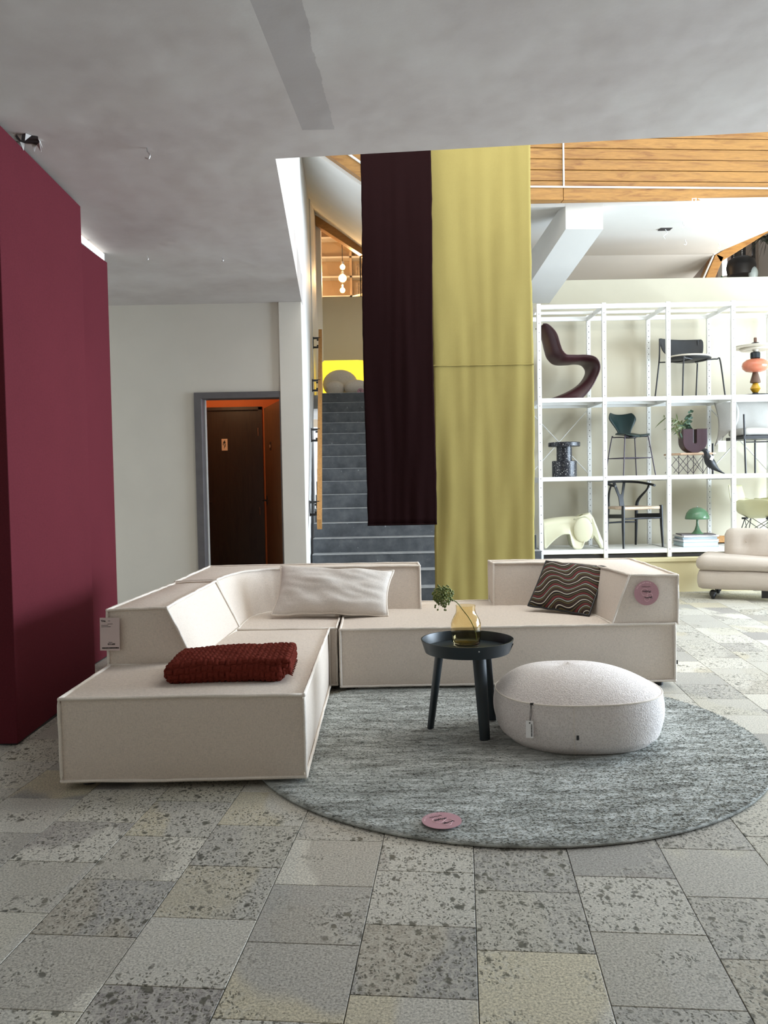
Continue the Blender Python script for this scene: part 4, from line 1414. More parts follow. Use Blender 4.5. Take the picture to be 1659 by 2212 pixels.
# price card on the left arm
pc = thing('price_card', 'rectangular pale pink price card hanging at the front of the left sofa arm', 'price card', at(237, 1370, 3.915))
cw, chh = .0475, .080
MB().box(-cw, cw, 0, .0015, -chh, chh).build('card', paint('blush_card', (.62, .50, .48), .5, .02), pc, rot=(0, .02, 0))
wr_ = lambda x, z: Matrix.Translation((x, -.001, z)) @ FACE_CAM
text('Trio', .0125, 'card_title', pc, wr_(-.040, .061), M['ink'], .0004)
text('\u20ac11.608', .0105, 'card_price', pc, wr_(-.011, -.052), M['ink'], .0003)
ln = MB()
for x0, x1, z in ((-.006, .004, .065), (-.010, .016, .050), (-.040, -.006, .044), (-.040, .006, .037), (-.006, .012, -.040)):
    ln.box(x0, x1, -.0008, 0, z - .0009, z + .0009)
tag(ln.build('small_print', M['ink'], pc), kind='stuff')
bc = MB()
rb_ = random.Random(6)
x = -.038
while x < .042:
    w_ = rb_.choice((.0008, .0013, .002))
    bc.box(x, x + w_, -.0008, 0, -.071, -.0635)
    x += w_ + rb_.choice((.0007, .0011))
tag(bc.build('barcode', M['ink'], pc), kind='stuff')


def scribble(seed, w, h):
    r = random.Random(seed)
    pts = []
    n = int(w / .0035)
    for i in range(n):
        x = -w / 2 + w * i / (n - 1)
        pts.append((x, h * (r.uniform(.35, 1.0) if i % 2 else r.uniform(-.25, .2)) * (1.3 if i in (0, n - 2) else .8)))
    return pts


def price_disc(label, mat_world, r, seed):
    d = thing('price_disc', label, 'price card', (0, 0, 0))
    d.matrix_world = mat_world
    cd = MB().lathe([(r, 0), (r, .0012)], 56).build('card', M['pink_card'], d, smooth=30)
    for cx, cy, rr in ((-.012, .006, r * .29), (.020, -.004 - .012, r * .22), (.004, -.034, r * .2)):
        MB().tube([(cx + rr * math.cos(2 * PI * k / 28), cy + rr * math.sin(2 * PI * k / 28), .0014) for k in range(28)], .0009, 5, closed=True).build('printed_ring', M['pink_light'], cd)
    ar = MB()
    for k in range(26):
        if k % 6 == 5:
            continue
        a = 2.75 - k * .062
        ar.bar((r * .82 * math.cos(a), r * .82 * math.sin(a), .0014), (r * .90 * math.cos(a), r * .90 * math.sin(a), .0014), .0022, .0004)
    tag(ar.build('printed_arc', M['pink_light'], cd), kind='stuff')
    for i, (cx, cy, w, h, th_) in enumerate(((-.004, .036, .052, .006, .0007), (.0, .006, .050, .013, .0011), (.012, -.030, .046, .012, .0011))):
        pts = [(cx + a, cy + b, .0022) for a, b in scribble(seed + i, w, h)]
        MB().tube(curve(pts, 6 * len(pts)), th_, 5).build('handwriting', M['ink'], cd)
    return d


price_disc('round pink handwritten price card pinned to the right sofa arm', Matrix.Translation(at(1396.5, 1281, 4.775)) @ Matrix.Rotation(PI / 2, 4, 'X') @ Matrix.Rotation(-.04, 4, 'Z'), .073, 10)
price_disc('round pink handwritten price card lying on the front edge of the rug', Matrix.Translation((.188, 2.886, .0255)) @ Matrix.Rotation(.45, 4, 'Z'), .072, 20)

# ------------------------------------------------------------------ cream sofa on castors at the back right
M['cream'] = cloth('cream_wool', (.56, .485, .41), 600, .92, .05, .2)
s2 = thing('castor_sofa', 'low cream sofa on black castors in front of the shelving', 'sofa', (3.215, 8.21, 0), -.50)


def soft(name, sx, sy, sz, r, c, disp=lambda s: s, seed=0):
    o = rbox(sx, sy, sz, r, .05 if sx > .6 else .03, lambda s, nr: disp(s) + nr * .006 * noise.noise(s * 4 + Vector((seed, 0, 0))))
    return o.build(name, M['cream'], s2, smooth=60, weld=True, loc=c)


soft('base', 1.5, .60, .20, .05, (.70, .32, .205))
soft('seat_cushion', 1.52, .64, .155, .07, (.70, .31, .375), lambda s: s + Vector((0, 0, -.03 * math.exp(-((s.x + .05) / .5) ** 2) if s.z > 0 else 0)))


def dimple(s):
    if s.y < 0:
        for bx in (-.43, .1):
            s = s + Vector((0, .05 * math.exp(-((s.x - bx) ** 2 + (s.z - .02) ** 2) / .0035), 0))
    return s + Vector((0, s.z * .18, 0))


soft('back_cushion', 1.30, .20, .32, .07, (.82, .50, .54), dimple)
for bx in (-.43, .1):
    MB().ball((0, 0, 0), .014, .008, .014).build('button', M['cream'], s2, smooth=180, loc=(.82 + bx, .447, .56))
for x, y in ((.10, .10), (1.30, .10), (.10, .54), (1.30, .54)):
    w = MB().lathe([(.0, -.018), (.03, -.018), (.038, -.01), (.038, .01), (.03, .018), (0, .018)], 20)
    w.xf(Matrix.Translation((0, 0, .038)) @ Matrix.Rotation(PI / 2, 4, 'Y'))
    cw_ = w.build('castor', M['black'], s2, smooth=40, loc=(x, y, 0))
    MB().ball((0, 0, .055), .036, .036, .042).build('castor_hood', M['black'], cw_, smooth=180)
MB().box(.55, .63, .1, .2, .03, .11).build('centre_foot', M['black'], s2)

# ------------------------------------------------------------------ white display shelving
CX = [1.733, 2.446, 3.150, 3.863, 4.576, 5.289]
FY, RY_ = 8.95, 9.62
LV = [.466, 1.276, 2.141]
TOPZ = 3.16
sh = thing('shelving_unit', 'tall white metal display shelving along the beige wall', 'shelving', (CX[0], FY, .372))
so_ = Vector((CX[0], FY, .372))


def sbox(x0, x1, y0, y1, z0, z1):
    return MB().box(x0 - so_.x, x1 - so_.x, y0 - so_.y, y1 - so_.y, z0 - so_.z, z1 - so_.z)


for c in CX:
    up = sbox(c - .022, c + .022, FY - .02, FY + .02, .372, TOPZ + .012).build('upright', M['white_metal'], sh, bevel=.002)
    ur = sbox(c - .022, c + .022, RY_ - .02, RY_ + .02, .372, TOPZ + .012).build('upright', M['white_metal'], sh, bevel=.002)
    for par, y in ((ur, RY_ - .0205), (up, FY - .0205)):
        hl = MB()
        step = .068 if y > 9.3 else .1
        for k in range(int(2.7 / step)):
            z = .46 + k * step
            hl.box(c - so_.x - .004, c - so_.x + .004, y - so_.y - .0005, y - so_.y + .0005, z - .005 - so_.z, z + .005 - so_.z)
            if y > 9.3:
                for q in (1, 2):
                    hl.box(c - so_.x - .016, c - so_.x - .013, y - so_.y - .0005, y - so_.y + .0005, z + .02 * q - so_.z, z + .006 + .02 * q - so_.z)
        tag(hl.build('bolt_holes', M['dark_recess'] if y > 9.3 else M['frame_grey'], par), kind='stuff')
for i in range(5):
    a, b = CX[i] + .022, CX[i + 1] - .022
    for z in LV:
        bd_ = sbox(a, b, FY - .012, RY_ - .02, z - .018, z).build('shelf_board', M['white_metal'], sh)
        sbox(a, b, FY - .016, FY + .004, z - .046, z + .001).build('front_lip', M['white_metal'], bd_, bevel=.002)
        sbox(a, b, RY_ - .02, RY_ + .0, z - .05, z).build('rear_lip', M['white_metal'], bd_)
        for yy in (9.28,):
            sbox(a, b, yy, yy + .03, z - .045, z - .018).build('rib', M['white_metal'], bd_)
    for y0, h in ((FY - .015, .045), (9.30, .03), (RY_ - .02, .05)):
        sbox(a, b, y0, y0 + .03, TOPZ - h, TOPZ).build('top_rail', M['white_metal'], sh)
for c in CX:
    for z in LV + [TOPZ]:
        sbox(c - .022, c - .012, FY + .02, RY_ - .02, z - .06, z - .01).build('side_rail', M['white_metal'], sh)
    for k in range(0):
        pass
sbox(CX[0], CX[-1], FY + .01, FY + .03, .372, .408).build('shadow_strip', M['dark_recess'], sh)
for i in (0, 3):
    a, b = CX[i], CX[i + 1]
    for x0, x1 in ((a, b), (b, a)):
        MB().bar(Vector((x0, RY_ + .01, 1.30)) - so_, Vector((x1, RY_ + .01, 2.08)) - so_, .006, .032, (0, 1, 0)).build('brace', M['white_metal'], sh)


def spot(px, lev, Y=9.25):
    return Vector((at(px, 1000, Y).x, Y, LV[lev] + .001))


# ---- burgundy S chair
M['burgundy_plastic'] = paint('burgundy_plastic', (.04, .009, .012), .45, .06, 5, .02)
sc_ = thing('cantilever_chair', 'burgundy moulded plastic S shaped chair on the top shelf', 'chair', spot(1224, 2), .10)
prof = [(-.30, .835, .14, .005), (-.275, .80, .19, .03), (-.235, .70, .225, .06), (-.205, .58, .235, .065), (-.17, .49, .24, .065), (-.09, .425, .24, .06), (.04, .42, .24, .055), (.15, .43, .245, .045), (.24, .415, .24, .04),
        (.275, .35, .215, .045), (.235, .26, .185, .06), (.155, .175, .18, .09), (.03, .10, .195, .13), (-.12, .04, .22, .17), (-.25, .004, .24, .20)]
pc_ = curve([(p[0], 0, p[1]) for p in prof], 84)
wc_ = curve([(p[2], p[3], 0) for p in prof], 84)


def schair(u, v):
    i = min(len(pc_) - 1, int(round(u * (len(pc_) - 1))))
    p = pc_[i]
    tg = pc_[min(i + 1, len(pc_) - 1)] - pc_[max(0, i - 1)]
    tg.normalize()
    nr = Vector((-tg.z, 0, tg.x)) * -1
    w, e = wc_[i].x, wc_[i].y
    a = 2 * v - 1
    q = p + nr * (-e * (abs(a) ** 4) * 1.0)
    q.z = max(.004, q.z)
    return (q.x, w * a, q.z)


MB().grid(schair, 85, 23).build('shell', M['burgundy_plastic'], sc_, smooth=180, solid=.014)
ed = MB()
for s_ in (0, 1):
    ed.tube([schair(k / 84, s_) for k in range(85)], .0085, 8)
ed.build('rolled_edge', M['burgundy_plastic'], sc_, smooth=60)

# ---- black chair with pale seat pad
M['black_wood'] = paint('black_wood', (.010, .011, .013), .45, .15, 12, .05)
M['pad'] = cloth('pad_cloth', (.66, .60, .50), 500, .9, .06, .2)
bc_ = thing('stacking_chair', 'black plywood chair with cream seat pad and thin legs on the top shelf', 'chair', spot(1490, 2, 9.27), .31)
MB().lathe([(0, .425), (.18, .425), (.225, .437), (.235, .452), (.22, .458), (0, .458)], 40).xf(Matrix.Diagonal((1.05, .95, 1, 1))).build('seat_shell', M['black_wood'], bc_, smooth=50)
MB().lathe([(0, .458), (.21, .458), (.228, .464), (.23, .474), (.215, .482), (0, .486)], 40).xf(Matrix.Diagonal((1.05, .95, 1, 1))).build('seat_pad', M['pad'], bc_, smooth=50)


def backf(u, v):
    a = 2 * u - 1
    wid = .285 - .035 * (1 - v) ** 2 - .02 * abs(2 * v - 1) ** 6
    z = .475 + .235 * v - .05 * (1 - v) * abs(a) ** 3 * 0 + .055 * (1 - v) * abs(a) ** 2.5
    return (wid * a, .235 - .075 * a * a + .05 * v, z)


MB().grid(backf, 25, 13).build('backrest', M['black_wood'], bc_, smooth=180, solid=.012, loc=(.02, -.02, 0), rot=(0, 0, -.08))
for sx in (-1, 1):
    MB().tube(curve([(sx * .10, -.17, .42), (sx * .21, -.20, .425), (sx * .245, -.215, .40), (sx * .285, -.245, 0)], 20), .0085, 8).build('leg', M['black'], bc_, smooth=60)
    MB().tube(curve([(sx * .262, .18, .70), (sx * .262, .185, .5), (sx * .268, .20, .35), (sx * .285, .245, 0)], 16), .0085, 8).build('leg', M['black'], bc_, smooth=60)
    MB().tube([(sx * .262, .185, .43), (sx * .10, .02, .42), (sx * .10, -.17, .42)], .008, 8).build('seat_bearer', M['black'], bc_)

# ---- stacked totem stand
to = thing('totem_stand', 'stacked totem lamp of coloured turned pieces with cream disc, top right shelf', 'lamp', spot(1632, 2, 9.2))
for nm, col, rough, pr in (
        ('base_plate', (.012, .014, .02), .08, [(.17, 0), (.178, .006), (.165, .022), (.04, .028), (.03, .045), (.0, .045)]),
        ('yellow_bead', (.62, .33, .02), .25, [(.022, .045), (.03, .05), (.056, .092), (.05, .105), (.026, .152), (.0, .153)]),
        ('brown_cone', (.13, .065, .035), .5, [(.035, .153), (.056, .16), (.056, .172), (.028, .275), (.0, .276)]),
        ('coral_bead', (.72, .23, .13), .15, [(.05, .276), (.10, .287), (.135, .318), (.143, .35), (.135, .385), (.10, .415), (.05, .428), (.0, .428)]),
        ('black_bead', (.012, .02, .025), .12, [(.042, .428), (.053, .436), (.054, .49), (.044, .502), (.0, .502)]),
        ('cream_disc', (.72, .66, .54), .3, [(.018, .502), (.035, .528), (.155, .522), (.17, .535), (.165, .545), (.24, .552), (.245, .566), (.1, .585), (.0, .59)]),
        ('dark_dome', (.02, .015, .02), .3, [(.055, .585), (.052, .598), (.03, .612), (.0, .614)]),
        ('peg', (.17, .085, .055), .5, [(.017, .61), (.017, .66), (.012, .666), (.0, .667)])):
    MB().lathe(pr, 36).build(nm, paint('totem_' + nm, tuple(c * .8 for c in col), rough, .05, 8, .02), to, smooth=40)

# ---- speckled stool
def speckle():
    t = NT('speckled_terrazzo')
    v = t.voro(42)
    n = t.noise(60, 2, .5)
    m = t.math('MULTIPLY', t.math('SUBTRACT', 1.0, t.smooth(v, .16, .22)), t.smooth(n, .42, .5))
    v2 = t.math('SUBTRACT', 1.0, t.smooth(t.voro(110), .14, .22))
    c = t.mix(t.math('MAXIMUM', m, t.math('MULTIPLY', v2, .8)), (.012, .014, .02), (.75, .73, .70))
    return t.done(c, .35)


stl = thing('speckled_stool', 'black and white speckled spool shaped stool on the middle shelf', 'stool', spot(1219, 1, 9.2))
M['speckle'] = speckle()
MB().lathe([(.132, 0), (.138, .006), (.138, .176), (.132, .182), (0, .182)], 40).build('base_drum', M['speckle'], stl, smooth=40)
MB().lathe([(.086, .182), (.086, .342), (0, .342)], 40).build('neck', M['speckle'], stl, smooth=40)
MB().lathe([(.172, .342), (.178, .348), (.178, .385), (.172, .391), (0, .391)], 40).build('top_disc', M['speckle'], stl, smooth=40)

# ---- green bar stool with butterfly shell
M['green_shell'] = paint('green_lacquer', (.007, .022, .020), .35, .06, 5, .02)
M['violet_metal'] = paint('dark_violet_metal', (.03, .018, .035), .35, .1, 9, .02)
gs = thing('bar_stool', 'dark green butterfly backed bar stool with slim dark legs on the middle shelf', 'bar stool', spot(1361, 1, 9.25), .31)


def bfly(u, v):
    a = 2 * u - 1
    s = v * v * (3 - 2 * v)
    w = .082 + .105 * s ** 1.1 - .012 * max(0, v - .85) / .15
    zt = .235 + .018 * min(1, a * a * 1.6) - .045 * max(0, abs(a) - .78) ** 2 / .05
    y = .12 + .10 * v - .055 * a * a * (.4 + v)
    return (w * a, y, .475 + zt * v - .01 * (1 - v))


def seatf(u, v):
    a = 2 * u - 1
    r = math.sqrt(max(0, 1 - (2 * v - 1) ** 4))
    w = .185 * (r if v < .5 else (r * (1 - .55 * max(0, (v - .5) * 2) ** 1.5))) + .004
    y = -.19 + .34 * v
    return (w * a, y, .46 + .012 * a * a + .03 * max(0, v - .7) / .3 - .03 * max(0, .18 - v) / .18)


MB().grid(bfly, 21, 17).build('backrest', M['green_shell'], gs, smooth=180, solid=.01)
MB().grid(seatf, 21, 21).build('seat', M['green_shell'], gs, smooth=180, solid=.01)
MB().lathe([(.07, .425), (.075, .44), (.04, .452), (0, .452)], 20).build('under_cup', M['black'], gs, smooth=50)
ft = []
for sx, sy in ((-1, -1), (1, -1), (1, 1), (-1, 1)):
    MB().tube(curve([(sx * .05, sy * .05, .44), (sx * .135, sy * .115, .44), (sx * .155, sy * .13, .42), (sx * .21, sy * .18, 0)], 20), .0065, 8).build('leg', M['violet_metal'], gs, smooth=60)
    ft.append(Vector((sx * .182, sy * .157, .20)))
for k in range(4):
    MB().tube([ft[k], ft[(k + 1) % 4]], .0055, 6).build('foot_rail', M['violet_metal'], gs)

# ---- low wire table with vase, plant and bird
wt = thing('wire_table', 'small low table with pale wood top on crossed black wires, middle shelf', 'table', spot(1489, 1, 9.30))
M['pale_ply'] = boards('pale_ply', 'X', (.58, .40, .27), (.46, .30, .19), 1.5, .5)
MB().prism([(-.235, -.10), (-.16, -.17), (.20, -.17), (.255, -.13), (.255, .17), (-.235, .17)], 'z', .225, .245).build('table_top', M['pale_ply'], wt, bevel=.003)
wi = []
for y in (-.14, .14):
    for x0, x1 in ((-.22, -.06), (-.06, .10), (.10, .22)):
        pass
for x in (-.07, .10):
    for y in (-.14, .14):
        MB().tube([(x, y, 0), (x, y, .225)], .0035, 6).build('wire', M['violet_metal'], wt)
for y in (-.14, .14):
    for a, b in (((-.23, .205), (-.07, .015)), ((-.23, .02), (-.07, .215)), ((-.07, .215), (.10, .015)), ((-.07, .015), (.10, .215)), ((.10, .215), (.22, .02)), ((.10, .015), (.22, .2))):
        MB().tube([(a[0], y, a[1]), (b[0], y, b[1])], .003, 6).build('wire', M['violet_metal'], wt)
vz = LV[1] + .247
M['plum_glaze'] = paint('plum_glaze', (.042, .014, .019), .4, .08, 8, .02)
vx = at(1496.5, 975, 9.28).x
uv = thing('u_vase', 'plum ceramic vase shaped like a letter U on the wire table', 'vase', (vx, 9.28, vz))


def uoutline():
    w, h, s = .14, .272, .016
    pts = [(-w, h), (-s, h)]
    pts += [(-s, .115), (-.008, .107), (.008, .107), (s, .115), (s, h), (w, h)]
    pts += [(w * math.cos(a), .13 + .13 * math.sin(a)) for a in [-PI * k / 14 for k in range(0, 15)]]
    pts[8] = (w, .13)
    return pts


uo = uoutline()
uo = [p if p[1] > .012 else (max(-.085, min(.085, p[0])), 0.0) for p in uo]
uvb = MB().prism(uo, 'y', -.075, .075).build('vase_body', M['plum_glaze'], uv, bevel=.022)
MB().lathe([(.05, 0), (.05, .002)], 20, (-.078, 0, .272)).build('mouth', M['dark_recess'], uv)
pl2 = thing('eucalyptus_sprig', 'green eucalyptus and narrow leaved branches in the plum vase', 'plant', (vx - .078, 9.28, vz + .10))
M['leaf'] = paint('eucalyptus_leaf', (.075, .13, .085), .5, .3, 14)
M['leaf2'] = paint('willow_leaf', (.14, .17, .065), .5, .3, 14)
rl_ = random.Random(12)


def leaf(p, d, l, w, mat_, par):
    d = d.normalized()
    s = d.cross(Vector((.3, 1, .2))).normalized()
    u = d.cross(s)
    k = 5
    mb = MB()
    vs, fs = [], []
    for i in range(k + 1):
        t_ = i / k
        c = p + d * l * t_ - Vector((0, 0, 1)) * l * .25 * t_ * t_
        ww = w * math.sin(PI * (.06 + .94 * t_) ** .8)
        vs += [c - s * ww + u * ww * .25, c, c + s * ww + u * ww * .25]
    for i in range(k):
        for j in (0, 1):
            fs.append((i * 3 + j, i * 3 + j + 1, i * 3 + j + 4, i * 3 + j + 3))
    mb.add(vs, fs).build('leaf', mat_, par, smooth=180)


def branch(pts, n, l, w, mat_, r=.002):
    cp = curve(pts, 24)
    MB().tube(cp, r, 5).build('stem', M['stem'], pl2)
    for k in range(n):
        t_ = .35 + .65 * k / max(1, n - 1)
        i = min(len(cp) - 2, int(t_ * (len(cp) - 1)))
        tg = (cp[i + 1] - cp[i]).normalized()
        side = tg.orthogonal()
        side.rotate(Matrix.Rotation(2.4 * k + rl_.random(), 3, tg))
        leaf(cp[i], side * .8 + tg * .6, l * rl_.uniform(.7, 1.15), w, mat_, pl2)


branch([(0, 0, 0), (.01, -.01, .15), (.03, -.02, .27), (.045, -.02, .385)], 16, .05, .02, M['leaf'])
branch([(0, 0, 0), (-.01, 0, .15), (.0, -.03, .26), (.02, -.03, .33)], 14, .055, .021, M['leaf'])
branch([(.01, 0, 0), (.02, 0, .14), (.04, -.02, .20)], 10, .05, .02, M['leaf'])
branch([(0, 0, 0), (-.03, -.02, .18), (-.10, -.04, .27), (-.19, -.05, .30)], 11, .12, .008, M['leaf2'])
branch([(0, 0, 0), (-.04, -.03, .18), (-.12, -.06, .22), (-.17, -.07, .17)], 9, .12, .008, M['leaf2'])
branch([(0, 0, 0), (-.03, 0, .17), (-.13, -.02, .25), (-.27, -.02, .32)], 9, .13, .007, M['leaf2'])
branch([(0, 0, 0), (-.02, -.04, .18), (-.07, -.08, .19), (-.10, -.09, .12)], 5, .10, .009, M['leaf'])
bx = at(1535, 1020, 9.02)
bird = thing('bird_figure', 'black wooden bird figure standing at the shelf edge by the plum vase', 'figurine', (bx.x, 9.04, LV[1] + .001))
bp_ = [(-.105, .262, .002), (-.088, .262, .007), (-.072, .265, .018), (-.052, .262, .027), (-.040, .245, .027), (-.035, .22, .030), (-.025, .185, .042), (-.005, .145, .052), (.02, .11, .050), (.055, .075, .035), (.09, .045, .020), (.13, .02, .010), (.165, .004, .004)]
cp = curve([(p[0], 0, p[1]) for p in bp_], 60)
cr_ = curve([(p[2], 0, 0) for p in bp_], 60)
MB().tube(cp, [max(.001, c.x) for c in cr_], 16).build('body', M['black_wood'], bird, smooth=180)
for y in (-.018, .018):
    MB().tube([(.0, y, .11), (.005, y, .0)], .003, 6).build('leg', M['steel'], bird)
MB().box(-.012, .022, -.056, -.054, .165, .215).build('price_sticker', M['card_white'], bird, rot=(0, .45, 0), loc=(-.085, 0, .01))

# ---- cream armchair with slim black frame (middle shelf, right)
ac = thing('armchair', 'cream upholstered armchair with slim black frame on the middle shelf', 'armchair', spot(1620, 1, 9.28))


M['cream2'] = cloth('cream_felt', (.44, .42, .385), 500, .92, .05, .2)
rbox(.56, .44, .085, .036, .03, lambda s, nr: s + nr * .006 * noise.noise(s * 6)).build('seat_cushion', M['cream2'], ac, smooth=60, weld=True, loc=(.10, -.03, .468))
rbox(.56, .13, .37, .05, .03, lambda s, nr: s + nr * .012 * noise.noise(s * 5) + Vector((0, s.z * .25, 0))).build('back_cushion', M['cream2'], ac, smooth=60, weld=True, loc=(.11, .14, .665))


def drape(u, v):
    x = -.17 - .19 * u ** .8 + .03 * math.sin(PI * v)
    z = .845 - .02 * u - (.30 + .20 * u) * v
    return (x, .02 + .10 * u - .06 * math.sin(PI * v * .9), z)


MB().grid(drape, 14, 20).build('folded_throw', M['cream2'], ac, smooth=180, solid=.045)
for x, y, z in ((-.175, -.24, .66), (.36, -.24, .44), (-.345, .20, .36), (.16, .22, .40)):
    MB().tube([(x, y, z), (x + (.02 if y < 0 else 0), y, 0)], .011, 8).build('leg', M['black'], ac, smooth=60)
MB().box(-.18, .37, -.25, .22, .385, .42).build('seat_frame', M['black'], ac)
MB().tube([(-.17, -.24, .35), (.36, -.24, .35)], .008, 6).build('front_rail', M['black'], ac)
tgp = at(1560, 964, 9.16)
at_tag = thing('swing_tag', 'white card tag hanging beside the cream armchair leg', 'hang tag', tgp)
MB().box(-.043, .043, 0, .002, -.062, .062).build('card', M['card_white'], at_tag)
lt = MB().box(-.035, .035, -.001, 0, .050, .052).box(-.035, -.01, -.001, 0, .03, .032).box(-.035, .035, -.001, 0, -.05, -.047).box(-.035, .02, -.001, 0, .018, .02)
tag(lt.build('small_print', M['ink'], at_tag), kind='stuff')
MB().tube([(0, .002, .062), (.02, .02, .12)], .002, 5).build('string', M['black'], at_tag)

# ---- pale yellow toy elephant
M['pale_yellow'] = paint('pale_yellow_plastic', (.74, .72, .52), .45, .03, 4, .02)
el = thing('toy_elephant', 'pale yellow plastic elephant stool on the bottom shelf', 'toy elephant', spot(1226, 0, 9.17), -.10)


def low(x):
    def bumpf(c, w):
        return max(0, 1 - ((x - c) / w) ** 2) ** .5 if abs(x - c) < w else 0
    z = .17
    z = min(z, .17 - .17 * max(0, 1 - ((x - .085) / .085) ** 4) ** 1 if abs(x - .085) < .085 else .17)
    if x < -.06:
        t_ = min(1, (-.06 - x) / .20)
        z = min(z, .17 * (1 - t_ ** 1.5) + .015 * t_)
    if x > .17:
        z = .17
    return max(0.0, z)


def elb(u, v):
    x = -.285 + .46 * u
    top = .325 + .03 * u + .015 * math.sin(PI * u)
    lo_ = low(x)
    a = 2 * v - 1
    s = abs(a)
    sg = 1 if a >= 0 else -1
    if s < .45:
        th_ = s / .45 * PI / 2
        y = .105 * math.sin(th_)
        z = top - .07 * (1 - math.cos(th_))
    else:
        q = (s - .45) / .55
        z = (top - .07) * (1 - q) + lo_ * q
        y = .105 + .055 * q ** 1.2
    return (x, sg * y, z)


MB().grid(elb, 60, 47).build('body', M['pale_yellow'], el, smooth=180, solid=.012)
for sy in (-1, 1):
    MB().ball((.145, sy * .15, .215), .105, .022, .14, 28, 16).build('ear', M['pale_yellow'], el, smooth=180)


def trunk(u, v):
    c = [(.17, .385, .115), (.235, .40, .10), (.275, .345, .085), (.315, .24, .062), (.352, .14, .045), (.385, .06, .034), (.398, .004, .028)]
    f = u * (len(c) - 1)
    i = min(len(c) - 2, int(f))
    q = f - i
    x, z, w = [c[i][k] * (1 - q) + c[i + 1][k] * q for k in range(3)]
    a = PI * (v - .5) * 1.25
    dpt = .05 * (1 - u) + .025
    return (x + dpt * (math.cos(a) - 1) * 1.2, w * math.sin(a) / math.sin(PI * .5 * 1.25) if abs(a) < PI / 2 else w * (1 if a > 0 else -1) * 1.0, z + dpt * .5 * (math.cos(a) - 1))


MB().grid(trunk, 36, 17).build('trunk', M['pale_yellow'], el, smooth=180, solid=.012)
for sy in (-1, 1):
    MB().prism([(.19, .33), (.26, .34), (.31, .20), (.335, .10), (.318, .085), (.29, .12), (.27, .15), (.262, .115), (.245, .11), (.22, .17)], 'y', sy * .075 - .006, sy * .075 + .006).build('cheek', M['pale_yellow'], el, bevel=.003)
    MB().ball((.245, sy * .083, .285), .006).build('eye', M['black'], el)

# ---- black wishbone chair
wc = thing('wishbone_chair', 'black wishbone chair with pale cord seat on the bottom shelf', 'chair', spot(1364, 0, 9.24), .30)
for sx in (-1, 1):
    MB().tube([(sx * .245, -.20, .475), (sx * .247, -.20, .44), (sx * .25, -.203, .25), (sx * .255, -.215, 0)], [.019, .020, .018, .011], 12).build('leg', M['black_wood'], wc, smooth=60)
    MB().tube(curve([(sx * .20, .22, 0), (sx * .195, .20, .25), (sx * .19, .185, .45), (sx * .205, .16, .54), (sx * .245, .07, .64), (sx * .25, .03, .70)], 24), [.012] * 6 + [.018] * 8 + [.015] * 60, 10, cap=True).build('leg', M['black_wood'], wc, smooth=60) if False else None
    cpts = curve([(sx * .20, .22, 0), (sx * .195, .20, .25), (sx * .19, .185, .45), (sx * .205, .16, .54), (sx * .245, .07, .64), (sx * .25, .03, .70)], 25)
    MB().tube(cpts, [.011 + .008 * math.sin(PI * min(1, i / (len(cpts) - 1) * 1.2 + .05)) for i in range(len(cpts))], 10).build('leg', M['black_wood'], wc, smooth=60)
    MB().bar((sx * .247, -.19, .36), (sx * .193, .19, .345), .016, .045).build('side_stretcher', M['black_wood'], wc, bevel=.004)
MB().tube(curve([(-.255, -.07, .695), (-.26, .04, .712), (-.20, .19, .735), (0, .255, .745), (.20, .19, .735), (.26, .04, .712), (.255, -.07, .695)], 48), .0145, 10).build('top_rail', M['black_wood'], wc, smooth=60)
MB().tube([(-.245, -.2, .33), (0, -.2, .334), (.245, -.2, .33)], [.009, .012, .009], 8).build('front_stretcher', M['black_wood'], wc, smooth=60)
MB().tube([(-.195, .2, .27), (0, .2, .274), (.195, .2, .27)], [.009, .012, .009], 8).build('rear_stretcher', M['black_wood'], wc, smooth=60)
yb = MB()
yq = lambda x, z: (x, .19 + (z - .45) * .20, z)
P_ = [(-.028, .46), (.032, .46), (.032, .56), (.085, .735), (.055, .735), (.016, .60), (.0, .592), (-.012, .60), (-.05, .735), (-.085, .735), (-.03, .56)]
n_ = len(P_)
yb.add([yq(*p) for p in P_] + [(q[0], q[1] + .012, q[2]) for q in [yq(*p) for p in P_]], [tuple(range(n_)), tuple(range(2 * n_ - 1, n_ - 1, -1))] + [(i, i + n_, (i + 1) % n_ + n_, (i + 1) % n_) for i in range(n_)])
yb.build('y_splat', M['black_wood'], wc)
t = NT('paper_cord')
M['cord'] = t.done(t.ramp(t.noise(30, 2), [(.3, (.62, .46, .33)), (.7, (.74, .58, .44))]), .85, t.bump(t.wave(60, direction='X'), .5, .003))


def seatw(u, v):
    a = 2 * u - 1
    w = .245 * (1 - v) + .195 * v
    dip = -.016 * (1 - abs(a) ** 2) * math.sin(PI * v)
    return (w * a, -.205 + .40 * v, .447 + dip)


MB().grid(seatw, 21, 17).build('cord_seat', M['cord'], wc, smooth=180, solid=.03)

